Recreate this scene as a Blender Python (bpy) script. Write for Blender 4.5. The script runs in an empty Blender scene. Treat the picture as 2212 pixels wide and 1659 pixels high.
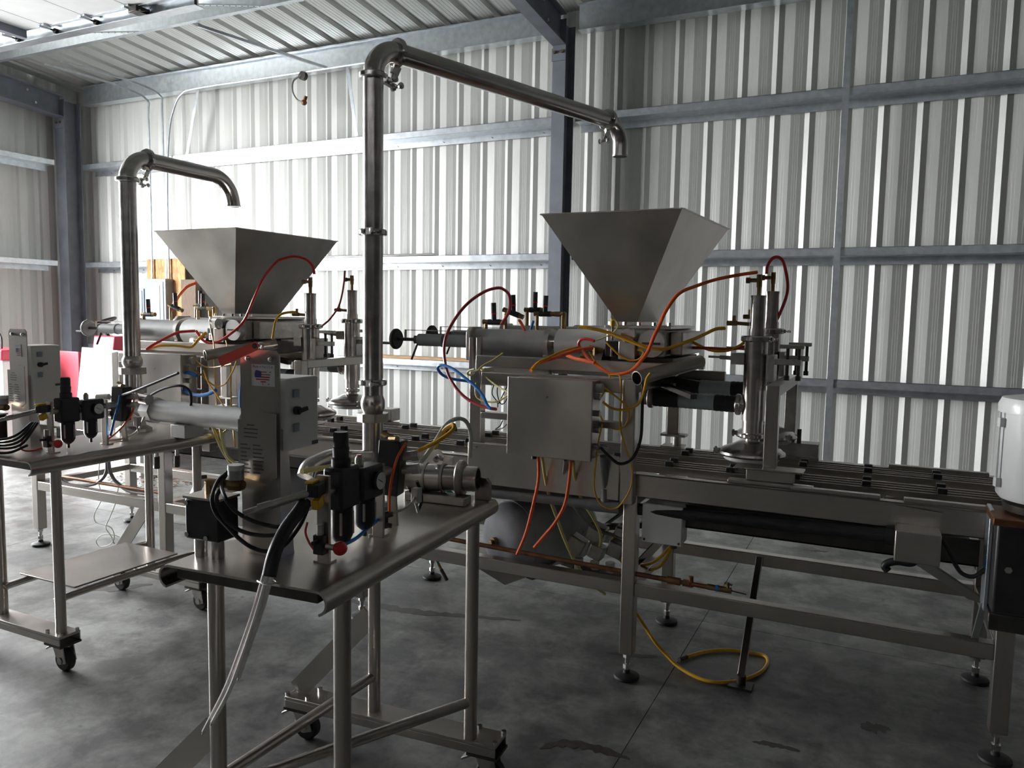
# Food-filling line in a steel-clad shed: conveyor, two depositors, two pump carts.
# World: X along the back wall, Y towards it, Z up, metres; the camera stands at (0, 0, 1.6).
import bpy, bmesh, math, random
from mathutils import Vector, Matrix
random.seed(11)
SC = bpy.context.scene
COL = SC.collection
R = math.radians

# ------------------------------------------------------------------ camera
cam_d = bpy.data.cameras.new('camera'); cam = bpy.data.objects.new('camera', cam_d); COL.objects.link(cam)
cam_d.sensor_width = 36.0; cam_d.sensor_fit = 'HORIZONTAL'; cam_d.lens = 36.0 * 1668.6 / 2212.0
cam_d.clip_start = 0.05; cam_d.clip_end = 200
cam.matrix_world = Matrix(((0.900852, -0.054591, 0.430681, 0.000000), (0.433779, 0.073463, -0.898019, 0.000000), (0.017385, 0.995803, 0.089859, 1.600000), (0, 0, 0, 1)))
SC.camera = cam

# ------------------------------------------------------------------ daylight, exposure
W = bpy.data.worlds.new('overcast_sky'); SC.world = W; W.use_nodes = True
bg = W.node_tree.nodes['Background']
bg.inputs[0].default_value = (0.98, 0.99, 1.0, 1); bg.inputs[1].default_value = 26.0
vs = SC.view_settings
vs.view_transform = 'Standard'; vs.look = 'None'; vs.gamma = 1.0; vs.use_curve_mapping = False
vs.exposure = 0.72
DOOR = (1.30, 4.95, 4.20)                 # open roll-up door in the left wall: y0, y1, height
XL, XR, YB, YF = -10.76, 15.0, 7.67, -13.0   # shell
def portal(name, loc, rot, sx, sy):
    l = bpy.data.lights.new(name, 'AREA'); l.shape = 'RECTANGLE'; l.size = sx; l.size_y = sy
    l.cycles.is_portal = True
    o = bpy.data.objects.new(name, l); COL.objects.link(o); o.location = loc; o.rotation_euler = rot
portal('door_daylight', (XL - 0.15, (DOOR[0] + DOOR[1]) / 2, DOOR[2] / 2), (0, R(-90), 0), DOOR[2], DOOR[1] - DOOR[0])

# ------------------------------------------------------------------ materials
MATS = {}
def nodes_of(m):
    nt = m.node_tree
    return nt, nt.nodes['Principled BSDF']
def mat(name, col, rough=0.5, metal=0.0, var=0.12, scale=6.0, bump=0.0, bscale=60.0, stretch=(1, 1, 1), spec=0.5, coat=0.0, rvar=0.0, sub=None, trans=0.0):
    """Plain surface with a little noise in colour, gloss and relief."""
    m = bpy.data.materials.new(name); m.use_nodes = True
    nt, p = nodes_of(m); L = nt.links
    tc = nt.nodes.new('ShaderNodeTexCoord'); mp = nt.nodes.new('ShaderNodeMapping'); mp.inputs['Scale'].default_value = stretch
    L.new(tc.outputs['Object'], mp.inputs['Vector'])
    n = nt.nodes.new('ShaderNodeTexNoise'); n.inputs['Scale'].default_value = scale; n.inputs['Detail'].default_value = 5
    L.new(mp.outputs['Vector'], n.inputs['Vector'])
    rp = nt.nodes.new('ShaderNodeValToRGB')
    a, b = rp.color_ramp.elements
    a.position, b.position = 0.3, 0.7
    a.color = tuple(c * (1 - var) for c in col) + (1,); b.color = tuple(min(1, c * (1 + var)) for c in col) + (1,)
    L.new(n.outputs['Fac'], rp.inputs['Fac']); L.new(rp.outputs['Color'], p.inputs['Base Color'])
    p.inputs['Metallic'].default_value = metal; p.inputs['Roughness'].default_value = rough
    p.inputs['Specular IOR Level'].default_value = spec
    if coat: p.inputs['Coat Weight'].default_value = coat
    if trans: p.inputs['Transmission Weight'].default_value = trans
    if rvar:
        mr = nt.nodes.new('ShaderNodeMapRange'); mr.inputs['To Min'].default_value = max(0.03, rough - rvar); mr.inputs['To Max'].default_value = rough + rvar
        L.new(n.outputs['Fac'], mr.inputs['Value']); L.new(mr.outputs['Result'], p.inputs['Roughness'])
    if bump:
        n2 = nt.nodes.new('ShaderNodeTexNoise'); n2.inputs['Scale'].default_value = bscale; n2.inputs['Detail'].default_value = 3
        L.new(mp.outputs['Vector'], n2.inputs['Vector'])
        bp = nt.nodes.new('ShaderNodeBump'); bp.inputs['Strength'].default_value = bump; bp.inputs['Distance'].default_value = 0.004
        L.new(n2.outputs['Fac'], bp.inputs['Height']); L.new(bp.outputs['Normal'], p.inputs['Normal'])
    MATS[name] = m
    return m
M = {}
M['steel'] = mat('brushed_stainless', (0.50, 0.465, 0.43), 0.30, 1.0, 0.05, 9, 0.03, 160, (9, 9, 0.8), rvar=0.04)
M['steelx'] = mat('brushed_stainless_long', (0.50, 0.465, 0.43), 0.30, 1.0, 0.05, 9, 0.03, 160, (0.8, 9, 9), rvar=0.04)
M['sheet'] = mat('stainless_sheet', (0.50, 0.468, 0.435), 0.31, 1.0, 0.14, 5, 0.03, 160, (1, 1, 1), rvar=0.08)
M['pipe'] = mat('polished_pipe', (0.58, 0.55, 0.53), 0.24, 1.0, 0.14, 7, 0.02, 90, (1, 1, 4), rvar=0.07)
M['cast'] = mat('cast_fitting', (0.46, 0.44, 0.41), 0.42, 1.0, 0.18, 22, 0.20, 90, rvar=0.08)
M['chrome'] = mat('bright_clamp', (0.62, 0.60, 0.58), 0.16, 1.0, 0.06, 20)
M['alu'] = mat('matt_aluminium', (0.52, 0.525, 0.52), 0.50, 0.75, 0.07, 12, 0.05, 200)
M['tubegrey'] = mat('grey_cylinder_tube', (0.36, 0.365, 0.36), 0.45, 0.35, 0.10, 10)
M['galv'] = mat('galvanised_steel', (0.62, 0.66, 0.70), 0.34, 0.88, 0.13, 16, 0.02, 60, rvar=0.08)
M['roof'] = mat('galvalume_roof', (0.56, 0.57, 0.55), 0.40, 0.55, 0.08, 5, 0.0, 60, (1, .2, 1))
M['wall'] = mat('white_wall_sheet', (0.60, 0.61, 0.585), 0.36, 0.0, 0.05, 2.2, 0.0, 60, (1, 1, .15), spec=0.75)
M['darkwall'] = mat('darkened_unseen_wall', (0.07, 0.068, 0.065), 0.6, 0.0, 0.05, 2)  # out-of-view walls, coloured dark to cut bounce light and reflections
M['darkwood'] = mat('dark_timber', (0.13, 0.085, 0.055), 0.7, 0, 0.25, 12, 0.1, 60, (8, 8, 1))
M['stamp'] = mat('stamped_mark', (0.16, 0.15, 0.14), 0.6, 0.5)
M['primer'] = mat('grey_primer_steel', (0.17, 0.185, 0.22), 0.55, 0.0, 0.15, 5, 0.06, 60)
M['doorpan'] = mat('white_door_panel', (0.74, 0.75, 0.76), 0.5, 0.0, 0.05, 5)
M['black'] = mat('black_plastic', (0.018, 0.018, 0.020), 0.42, 0.0, 0.3, 20, 0.05, 200)
M['rubber'] = mat('black_rubber', (0.015, 0.015, 0.016), 0.62, 0.0, 0.3, 30)
M['darkmetal'] = mat('dark_steel', (0.08, 0.075, 0.07), 0.45, 0.8, 0.25, 14)
M['brass'] = mat('worn_brass', (0.27, 0.19, 0.095), 0.40, 1.0, 0.25, 30)
M['copper'] = mat('tarnished_copper', (0.22, 0.10, 0.05), 0.48, 0.8, 0.35, 18)
M['orange'] = mat('orange_hose', (0.90, 0.14, 0.035), 0.34, 0, 0.06, 30)
M['red'] = mat('red_hose', (0.62, 0.035, 0.03), 0.34, 0, 0.06, 30)
M['wine'] = mat('dark_red_hose', (0.36, 0.035, 0.04), 0.34, 0, 0.06, 30)
M['yellow'] = mat('yellow_hose', (0.78, 0.42, 0.025), 0.36, 0, 0.08, 30)
M['pale'] = mat('pale_yellow_hose', (0.62, 0.55, 0.20), 0.36, 0, 0.08, 30)
M['blue'] = mat('blue_hose', (0.02, 0.20, 0.62), 0.34, 0, 0.06, 30)
M['green'] = mat('green_hose', (0.01, 0.28, 0.12), 0.36, 0, 0.06, 30)
M['clear'] = mat('clear_hose', (0.66, 0.66, 0.56), 0.25, 0, 0.05, 30, spec=0.7)
M['cord'] = mat('white_cord', (0.95, 0.89, 0.86), 0.7, 0, 0.08, 40)
M['greyhose'] = mat('grey_conduit_hose', (0.20, 0.20, 0.20), 0.5, 0, 0.1, 30)
M['ribhose'] = mat('blue_grey_ribbed_hose', (0.34, 0.40, 0.42), 0.30, 0, 0.12, 30, spec=0.6)
M['white'] = mat('white_enamel', (0.72, 0.72, 0.72), 0.35, 0, 0.05, 5, coat=0.2)
M['offwhite'] = mat('grey_white_box', (0.74, 0.74, 0.71), 0.5, 0, 0.04, 6)
M['pvc'] = mat('grey_pvc', (0.16, 0.165, 0.17), 0.45, 0, 0.1, 20)
M['tank'] = mat('blue_grey_tank', (0.42, 0.43, 0.47), 0.5, 0.0, 0.25, 7, 0.08, 60)
M['panel'] = mat('grey_electric_panel', (0.26, 0.31, 0.36), 0.45, 0, 0.05, 6)
M['redpaint'] = mat('red_machine_paint', (0.55, 0.06, 0.09), 0.45, 0, 0.1, 5)
M['redball'] = mat('red_knob', (0.70, 0.02, 0.03), 0.35, 0, 0.05, 5, coat=0.3)
M['tag'] = mat('red_paper_tag', (0.95, 0.12, 0.08), 0.6, 0, 0.04, 20)
M['paper'] = mat('white_paper', (0.72, 0.72, 0.74), 0.6, 0, 0.03, 30)
M['ink'] = mat('dark_print', (0.05, 0.05, 0.06), 0.6, 0, 0.2, 50)
M['inkblue'] = mat('blue_print', (0.05, 0.05, 0.25), 0.6, 0, 0.1, 50)
M['inkred'] = mat('red_print', (0.45, 0.04, 0.06), 0.6, 0, 0.1, 50)
M['dial'] = mat('gauge_dial', (0.75, 0.75, 0.74), 0.4, 0, 0.03, 20)
M['wood'] = mat('bare_timber', (0.42, 0.26, 0.13), 0.65, 0, 0.25, 12, 0.1, 60, (1, 8, 8))
M['board'] = mat('white_board', (0.86, 0.86, 0.88), 0.5, 0, 0.03, 4)
M['yellowpl'] = mat('yellow_plastic', (0.72, 0.42, 0.02), 0.4, 0, 0.05, 20)
M['bowl'] = mat('smoky_bowl', (0.10, 0.09, 0.07), 0.15, 0, 0.2, 20, spec=0.6)
M['leafy'] = mat('dry_litter', (0.18, 0.11, 0.06), 0.8, 0, 0.4, 30)

def osb_mat():
    m = bpy.data.materials.new('strand_board'); m.use_nodes = True; nt, p = nodes_of(m); L = nt.links
    tc = nt.nodes.new('ShaderNodeTexCoord'); v = nt.nodes.new('ShaderNodeTexVoronoi'); v.inputs['Scale'].default_value = 38
    mp = nt.nodes.new('ShaderNodeMapping'); mp.inputs['Scale'].default_value = (1, 1, 0.35); mp.inputs['Rotation'].default_value = (0, 0.6, 0)
    L.new(tc.outputs['Object'], mp.inputs['Vector']); L.new(mp.outputs['Vector'], v.inputs['Vector'])
    rp = nt.nodes.new('ShaderNodeValToRGB'); rp.color_ramp.elements[0].color = (0.30, 0.14, 0.05, 1); rp.color_ramp.elements[1].color = (0.62, 0.36, 0.15, 1)
    L.new(v.outputs['Color'], rp.inputs['Fac']); L.new(rp.outputs['Color'], p.inputs['Base Color']); p.inputs['Roughness'].default_value = 0.7
    return m
M['osb'] = osb_mat()

def concrete():
    m = bpy.data.materials.new('stained_concrete'); m.use_nodes = True; nt, p = nodes_of(m); L = nt.links
    N = nt.nodes.new
    tc = N('ShaderNodeNewGeometry')
    def noise(scale, detail, dist=0.0, vec=None, rough=0.55):
        n = N('ShaderNodeTexNoise'); n.inputs['Scale'].default_value = scale; n.inputs['Detail'].default_value = detail
        n.inputs['Distortion'].default_value = dist; n.inputs['Roughness'].default_value = rough
        L.new(vec or tc.outputs['Position'], n.inputs['Vector']); return n
    def ramp(src, p0, c0, p1, c1):
        r = N('ShaderNodeValToRGB'); e = r.color_ramp.elements; e[0].position, e[1].position = p0, p1; e[0].color, e[1].color = c0, c1
        L.new(src, r.inputs['Fac']); return r
    def mix(kind, fac, a, b):
        x = N('ShaderNodeMixRGB'); x.blend_type = kind
        if isinstance(fac, float): x.inputs[0].default_value = fac
        else: L.new(fac, x.inputs[0])
        L.new(a, x.inputs[1])
        if isinstance(b, tuple): x.inputs[2].default_value = b
        else: L.new(b, x.inputs[2])
        return x
    base = ramp(noise(0.7, 9, 0.3, None, 0.62).outputs['Fac'], 0.34, (0.105, 0.108, 0.105, 1), 0.66, (0.265, 0.272, 0.260, 1))
    mott = ramp(noise(4.2, 9, 0.2, None, 0.68).outputs['Fac'], 0.40, (0.40, 0.40, 0.40, 1), 0.60, (1.12, 1.12, 1.10, 1))
    fine = ramp(noise(30, 6).outputs['Fac'], 0.30, (0.84, 0.84, 0.84, 1), 0.7, (1.06, 1.06, 1.05, 1))
    c = mix('MULTIPLY', 1.0, base.outputs['Color'], mott.outputs['Color'])
    c = mix('MULTIPLY', 1.0, c.outputs['Color'], fine.outputs['Color'])
    dark = ramp(noise(1.15, 7, 0.4, None, 0.66).outputs['Fac'], 0.54, (0, 0, 0, 1), 0.66, (0.72, 0.72, 0.72, 1))
    c = mix('MIX', dark.outputs['Color'], c.outputs['Color'], (0.062, 0.061, 0.060, 1))
    mp = N('ShaderNodeMapping'); mp.inputs['Scale'].default_value = (1.0, 2.6, 1); mp.inputs['Rotation'].default_value = (0, 0, 0.25)
    L.new(tc.outputs['Position'], mp.inputs['Vector'])
    rust = ramp(noise(1.5, 9, 0.2, mp.outputs['Vector'], 0.72).outputs['Fac'], 0.60, (0, 0, 0, 1), 0.70, (0.6, 0.6, 0.6, 1))
    c = mix('MIX', rust.outputs['Color'], c.outputs['Color'], (0.075, 0.052, 0.045, 1))
    spots = ramp(noise(9.0, 4, 0.1).outputs['Fac'], 0.66, (0, 0, 0, 1), 0.71, (0.75, 0.75, 0.75, 1))
    c = mix('MIX', spots.outputs['Color'], c.outputs['Color'], (0.055, 0.045, 0.042, 1))
    L.new(c.outputs['Color'], p.inputs['Base Color'])
    rr = N('ShaderNodeMapRange'); rr.inputs['From Min'].default_value = 0.3; rr.inputs['From Max'].default_value = 0.7
    rr.inputs['To Min'].default_value = 0.34; rr.inputs['To Max'].default_value = 0.58
    L.new(noise(1.3, 5, 0.5).outputs['Fac'], rr.inputs['Value']); L.new(rr.outputs['Result'], p.inputs['Roughness'])
    bp = N('ShaderNodeBump'); bp.inputs['Strength'].default_value = 0.12; bp.inputs['Distance'].default_value = 0.004
    L.new(noise(40, 5).outputs['Fac'], bp.inputs['Height']); L.new(bp.outputs['Normal'], p.inputs['Normal'])
    return m
M['concrete'] = concrete()
M['stain'] = mat('oily_stain', (0.040, 0.032, 0.030), 0.5, 0, 0.4, 30)
M['joint'] = mat('dark_joint', (0.03, 0.025, 0.024), 0.9)
M['ground'] = mat('outdoor_ground', (0.34, 0.34, 0.33), 0.8, 0, 0.1, 1)

# ------------------------------------------------------------------ geometry helpers
class B:
    """Collects solids; obj() links them as one mesh. xf maps the builder's coordinates to the world."""
    def __init__(s, xf=None):
        s.v = []; s.f = []; s.sm = []; s.xf = xf
    def add(s, vs_, fs, smooth=False):
        o = len(s.v); s.v += [Vector(v) for v in vs_]
        for f in fs: s.f.append([i + o for i in f]); s.sm.append(smooth)
        return s
    def box(s, x0, x1, y0, y1, z0, z1):
        v = [(x, y, z) for x in (x0, x1) for y in (y0, y1) for z in (z0, z1)]
        return s.add(v, [(0, 1, 3, 2), (4, 6, 7, 5), (0, 4, 5, 1), (2, 3, 7, 6), (0, 2, 6, 4), (1, 5, 7, 3)])
    def obox(s, c, size, rot=(0, 0, 0)):
        from mathutils import Euler
        e = Euler(rot).to_matrix(); c = Vector(c)
        v = [c + e @ Vector((x * size[0] / 2, y * size[1] / 2, z * size[2] / 2)) for x in (-1, 1) for y in (-1, 1) for z in (-1, 1)]
        return s.add(v, [(0, 1, 3, 2), (4, 6, 7, 5), (0, 4, 5, 1), (2, 3, 7, 6), (0, 2, 6, 4), (1, 5, 7, 3)])
    def bar(s, p0, p1, w, h, up=(0, 0, 1)):
        """rectangular bar from p0 to p1, w sideways, h along up"""
        p0, p1 = Vector(p0), Vector(p1); d = (p1 - p0).normalized(); u = Vector(up)
        if abs(d.dot(u)) > 0.98: u = Vector((0, 1, 0))
        a = d.cross(u).normalized(); b = a.cross(d).normalized()
        v = [p + a * (i * w / 2) + b * (j * h / 2) for p in (p0, p1) for i in (-1, 1) for j in (-1, 1)]
        return s.add(v, [(0, 1, 3, 2), (4, 6, 7, 5), (0, 4, 5, 1), (2, 3, 7, 6), (0, 2, 6, 4), (1, 5, 7, 3)])
    def cyl(s, p0, p1, r0, r1=None, seg=18, caps=True, inner=None):
        p0, p1 = Vector(p0), Vector(p1); r1 = r0 if r1 is None else r1
        d = (p1 - p0).normalized(); u = Vector((0, 0, 1)) if abs(d.z) < 0.9 else Vector((1, 0, 0))
        a = d.cross(u).normalized(); b = d.cross(a)
        ring = lambda p, r: [p + (a * math.cos(2 * math.pi * i / seg) + b * math.sin(2 * math.pi * i / seg)) * r for i in range(seg)]
        v = ring(p0, r0) + ring(p1, r1)
        s.add(v, [(i, seg + i, seg + (i + 1) % seg, (i + 1) % seg) for i in range(seg)], True)
        if caps:
            if inner:   # hollow: rim and bore
                v2 = ring(p0, r0) + ring(p1, r1) + ring(p0, inner) + ring(p1, inner); fs = []
                for i in range(seg):
                    j = (i + 1) % seg
                    fs += [(i, j, 2 * seg + j, 2 * seg + i), (seg + i, 3 * seg + i, 3 * seg + j, seg + j), (2 * seg + i, 2 * seg + j, 3 * seg + j, 3 * seg + i)]
                s.add(v2, fs)
            else:
                s.add(ring(p0, r0), [tuple(range(seg))]); s.add(ring(p1, r1), [tuple(reversed(range(seg)))])
        return s
    def hexnut(s, p0, p1, r): return s.cyl(p0, p1, r, seg=6) if not s._flat(6) else s
    def _flat(s, n): return False
    def nut(s, p0, p1, r, seg=6):
        k = len(s.sm); s.cyl(p0, p1, r, seg=seg)
        for i in range(k, len(s.sm)): s.sm[i] = False
        return s
    def lathe(s, prof, o=(0, 0, 0), d=(0, 0, 1), seg=24):
        """prof: (radius, height) along direction d from o"""
        o, d = Vector(o), Vector(d).normalized(); u = Vector((0, 0, 1)) if abs(d.z) < 0.9 else Vector((1, 0, 0))
        a = d.cross(u).normalized(); b = d.cross(a); v = []; fs = []
        for r, h in prof:
            v += [o + d * h + (a * math.cos(2 * math.pi * i / seg) + b * math.sin(2 * math.pi * i / seg)) * max(r, 1e-4) for i in range(seg)]
        for k in range(len(prof) - 1):
            for i in range(seg):
                j = (i + 1) % seg; fs.append((k * seg + i, (k + 1) * seg + i, (k + 1) * seg + j, k * seg + j))
        return s.add(v, fs, True)
    def sphere(s, c, r, seg=16, rings=9, sq=1.0):
        return s.lathe([(r * math.sin(math.pi * k / rings), -r * sq * math.cos(math.pi * k / rings)) for k in range(rings + 1)], c, (0, 0, 1), seg)
    def tube(s, pts, r, seg=8, sub=6, caps=True, closed=False, ribs=None):
        P = smooth_path(pts, sub, closed) if sub > 1 else [Vector(p) for p in pts]
        n = len(P); T = []
        for i in range(n):
            q = P[(i + 1) % n] if (closed or i < n - 1) else P[i]; w = P[i - 1] if (closed or i > 0) else P[i]
            T.append((q - w).normalized())
        u = Vector((0, 0, 1)) if abs(T[0].z) < 0.9 else Vector((1, 0, 0)); a = T[0].cross(u).normalized(); v = []; fs = []
        for i in range(n):
            a = (a - T[i] * a.dot(T[i])).normalized(); b = T[i].cross(a)
            rr = r if ribs is None else r * (1 + ribs * (i % 2))
            v += [P[i] + (a * math.cos(2 * math.pi * k / seg) + b * math.sin(2 * math.pi * k / seg)) * rr for k in range(seg)]
        for i in range(n if closed else n - 1):
            j2 = (i + 1) % n
            for k in range(seg):
                m2 = (k + 1) % seg; fs.append((i * seg + k, j2 * seg + k, j2 * seg + m2, i * seg + m2))
        s.add(v, fs, True)
        if caps and not closed:
            s.add(v[:seg], [tuple(range(seg))]); s.add(v[-seg:], [tuple(reversed(range(seg)))])
        return s
    def prism(s, poly, f, t0, t1):
        """poly: 2-D outline, f(u, v, t) -> 3-D, extruded t0..t1"""
        n = len(poly); v = [f(u, w, t0) for u, w in poly] + [f(u, w, t1) for u, w in poly]
        return s.add(v, [tuple(range(n)), tuple(reversed(range(n, 2 * n)))] + [(i, n + i, n + (i + 1) % n, (i + 1) % n) for i in range(n)])
    def obj(s, name, m, parent=None, bevel=0.0, seg=2):
        me = bpy.data.meshes.new(name); vv = s.v
        if s.xf is not None: vv = [s.xf @ v for v in vv]
        o = bpy.data.objects.new(name, me); COL.objects.link(o)
        if parent is not None:
            root = parent
            while root.parent: root = root.parent
            inv = root.matrix_basis.inverted(); vv = [inv @ v for v in vv]; o.parent = parent
        else:
            xs = [v.x for v in vv]; ys = [v.y for v in vv]; zs = [v.z for v in vv]
            c = Vector(((min(xs) + max(xs)) / 2, (min(ys) + max(ys)) / 2, min(zs))); vv = [v - c for v in vv]; o.location = c
        me.from_pydata([tuple(v) for v in vv], [], s.f); me.update()
        bm = bmesh.new(); bm.from_mesh(me)
        bmesh.ops.recalc_face_normals(bm, faces=bm.faces)
        bm.to_mesh(me); bm.free()
        me.polygons.foreach_set('use_smooth', s.sm); me.set_sharp_from_angle(angle=R(38))
        me.materials.append(M[m] if isinstance(m, str) else m)
        if bevel:
            md = o.modifiers.new('bevel', 'BEVEL'); md.width = bevel; md.segments = seg; md.limit_method = 'ANGLE'; md.angle_limit = R(40)
        return o
def smooth_path(pts, sub, closed=False):
    P = [Vector(p) for p in pts]; n = len(P)
    if n < 3: return P
    out = []; rng = n if closed else n - 1
    for i in range(rng):
        p0 = P[(i - 1) % n] if (closed or i > 0) else P[i] * 2 - P[i + 1]
        p1 = P[i]; p2 = P[(i + 1) % n]
        p3 = P[(i + 2) % n] if (closed or i + 2 < n) else p2 * 2 - p1
        for k in range(sub):
            t = k / sub
            out.append(0.5 * ((2 * p1) + (p2 - p0) * t + (2 * p0 - 5 * p1 + 4 * p2 - p3) * t * t + (3 * p1 - p0 - 3 * p2 + p3) * t ** 3))
    if not closed: out.append(P[-1])
    return out
def tag(o, label, cat, group=None):
    o['label'] = label; o['category'] = cat
    if group: o['group'] = group
    return o
def thing(name, loc, label, cat, group=None, rz=0.0):
    o = bpy.data.objects.new(name, None); COL.objects.link(o); o.empty_display_size = 0.1
    o.matrix_basis = Matrix.Translation(Vector(loc)) @ Matrix.Rotation(rz, 4, 'Z')
    return tag(o, label, cat, group)
def structure(o): o['kind'] = 'structure'; return o
def share(src, name, parent, mtx):
    """another object on the same mesh, placed by mtx in its parent's space"""
    o = bpy.data.objects.new(name, src.data); COL.objects.link(o); o.parent = parent; o.matrix_basis = mtx
    for md in src.modifiers:
        n = o.modifiers.new(md.name, md.type); n.width = md.width; n.segments = md.segments; n.limit_method = md.limit_method; n.angle_limit = md.angle_limit
    return o
def arc(c, a, b, r, t0, t1, n=8):
    """points on an arc in the plane of unit vectors a, b"""
    c, a, b = Vector(c), Vector(a), Vector(b)
    return [c + (a * math.cos(t0 + (t1 - t0) * i / n) + b * math.sin(t0 + (t1 - t0) * i / n)) * r for i in range(n + 1)]

# ================================================================== THE SHED
# ------------------------------------------------------------------ floor slabs with sawn joints
fl = structure(B().box(XL, XR, YF, YB, -0.25, -0.03).obj('floor', 'joint'))
xs = [XL, -9.6, -5.2, -0.785, 3.6, 8.0, XR]; ys = [YF, -6.0, -1.6, 0.75, 4.02, 5.9, YB]
for i in range(len(xs) - 1):
    for j in range(len(ys) - 1):
        g = 0.0017
        B().box(xs[i] + g, xs[i + 1] - g, ys[j] + g, ys[j + 1] - g, -0.03, 0.0).obj('slab', 'concrete', fl)
structure(B().box(XL - 40, XL - 0.02, -30, 40, -0.30, -0.06).obj('floor_apron', 'ground'))

# ------------------------------------------------------------------ wall sheets: shallow folded profile, 305 mm pitch, three folds a sheet
P = 0.305
def sheet_profile(n=3):
    base = [(0, 0), (0.028, 0.0038), (0.030, 0.0047), (0.034, 0.0052), (0.050, 0.0072), (0.052, 0.0081), (0.056, 0.0086), (0.093, 0.0132),
            (0.126, 0.0066), (0.128, 0.0070), (0.132, 0.0062), (0.146, 0.0034), (0.148, 0.0038), (0.152, 0.0030), (0.166, 0.0002), (0.168, 0.0006), (0.172, -0.0002), (0.211, -0.0105), (0.256, 0.0185)]
    out = []
    for k in range(n): out += [(u + k * P, d) for u, d in base]
    return out + [(n * P, 0)]
def sheet_mesh(name, prof, m):
    """a thin folded sheet, 1 m tall, 2 mm thick; x along the wall, -y into the room"""
    n = len(prof); t = 0.002
    v = [(u, -d, z) for z in (0, 1) for u, d in prof] + [(u, -d + t, z) for z in (0, 1) for u, d in prof]
    f = []
    for i in range(n - 1):
        f += [(i, i + 1, n + i + 1, n + i), (2 * n + i, 3 * n + i, 3 * n + i + 1, 2 * n + i + 1), (i, 2 * n + i, 2 * n + i + 1, i + 1), (n + i, n + i + 1, 3 * n + i + 1, 3 * n + i)]
    f += [(0, n, 3 * n, 2 * n), (n - 1, 3 * n - 1, 4 * n - 1, 2 * n - 1)]
    me = bpy.data.meshes.new(name); me.from_pydata(v, [], f); me.update()
    bm = bmesh.new(); bm.from_mesh(me); bmesh.ops.recalc_face_normals(bm, faces=bm.faces); bm.to_mesh(me); bm.free()
    me.materials.append(m); return me
WS = sheet_mesh('wall_sheet', sheet_profile(), M['wall'])
def place(me, name, parent, loc, rz=0.0, sc=(1, 1, 1)):
    o = bpy.data.objects.new(name, me); COL.objects.link(o); o.parent = parent
    o.matrix_basis = Matrix.Translation(Vector(loc)) @ Matrix.Rotation(rz, 4, 'Z') @ Matrix.Diagonal((*sc, 1)); return o
def roofz(y): return 4.70 + 0.083 * (YB - y)
def wall(name, box):
    return structure(B().box(*box).obj(name, 'wall'))
wb = wall('wall_back', (XL, XR, YB + 0.03, YB + 0.06, 0.0, 4.9))
x = XL - 0.28
while x < XR - 0.2:
    place(WS, 'wall_sheet', wb, Vector((x, YB, 0)) - wb.location, 0, (1, 1, roofz(YB) + 0.02)); x += 3 * P
# left end wall: outer skin is split around the door opening
wl = structure(B().box(XL - 0.06, XL - 0.03, DOOR[1], YB + 0.06, 0, 5.0).box(XL - 0.06, XL - 0.03, YF, DOOR[0], 0, 6.4).box(XL - 0.06, XL - 0.03, DOOR[0], DOOR[1], DOOR[2], 5.6).obj('wall_left', 'wall'))
y = YB
while y > YF + 0.5:
    y0 = y - 3 * P; inside = y0 < DOOR[1] - 0.1 and y > DOOR[0] + 0.1
    z0 = DOOR[2] if inside else 0.0
    place(WS, 'wall_sheet', wl, Vector((XL, y0, z0)) - wl.location, R(90), (1, 1, roofz(y0) - z0)); y = y0
structure(B().box(XR, XR + 0.05, YF, YB, 0, 6.4).obj('wall_right', 'darkwall'))
structure(B().box(XL, XR, YF - 0.05, YF, 0, 6.4).obj('wall_front', 'darkwall'))
# door jambs and head
structure(B().box(XL - 0.05, XL + 0.04, DOOR[0] - 0.15, DOOR[0], 0, DOOR[2] + 0.15).obj('trim_1', 'galv'))
structure(B().box(XL - 0.05, XL + 0.04, DOOR[1], DOOR[1] + 0.15, 0, DOOR[2] + 0.15).obj('trim_2', 'galv'))
structure(B().box(XL - 0.05, XL + 0.04, DOOR[0], DOOR[1], DOOR[2], DOOR[2] + 0.15).obj('trim_3', 'galv'))

# ------------------------------------------------------------------ roof sheets: flat pans with deep troughs
def roof_profile():
    out = []
    for k in range(3):
        o = k * P
        out += [(o, 0), (o + .03, 0), (o + .033, -.004), (o + .036, 0), (o + .075, 0), (o + .078, -.004), (o + .081, 0), (o + .12, 0), (o + .123, -.004), (o + .126, 0),
                (o + .165, 0), (o + .168, -.004), (o + .171, 0), (o + .192, 0), (o + .204, -.045), (o + .280, -.045), (o + .292, 0)]
    return out + [(3 * P, 0)]
RS = sheet_mesh('roof_sheet', roof_profile(), M['roof'])
pitch = math.atan(0.083)
ce = structure(B().add([(XL, YB, roofz(YB) + 0.06), (XR, YB, roofz(YB) + 0.06), (XR, YF, roofz(YF) + 0.06), (XL, YF, roofz(YF) + 0.06),
                        (XL, YB, roofz(YB) + 0.08), (XR, YB, roofz(YB) + 0.08), (XR, YF, roofz(YF) + 0.08), (XL, YF, roofz(YF) + 0.08)],
                       [(0, 1, 2, 3), (4, 7, 6, 5), (0, 4, 5, 1), (1, 5, 6, 2), (2, 6, 7, 3), (3, 7, 4, 0)]).obj('ceiling', 'roof'))
x = XL
while x < XR - 0.2:
    o = bpy.data.objects.new('roof_sheet', RS); COL.objects.link(o); o.parent = ce
    mt = Matrix.Translation(Vector((x, YB + 0.02, roofz(YB))) - ce.location) @ Matrix.Rotation(R(90) - pitch, 4, 'X') @ Matrix.Diagonal((1, 1, (YB - YF) / math.cos(pitch), 1))
    o.matrix_basis = mt; x += 3 * P

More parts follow.
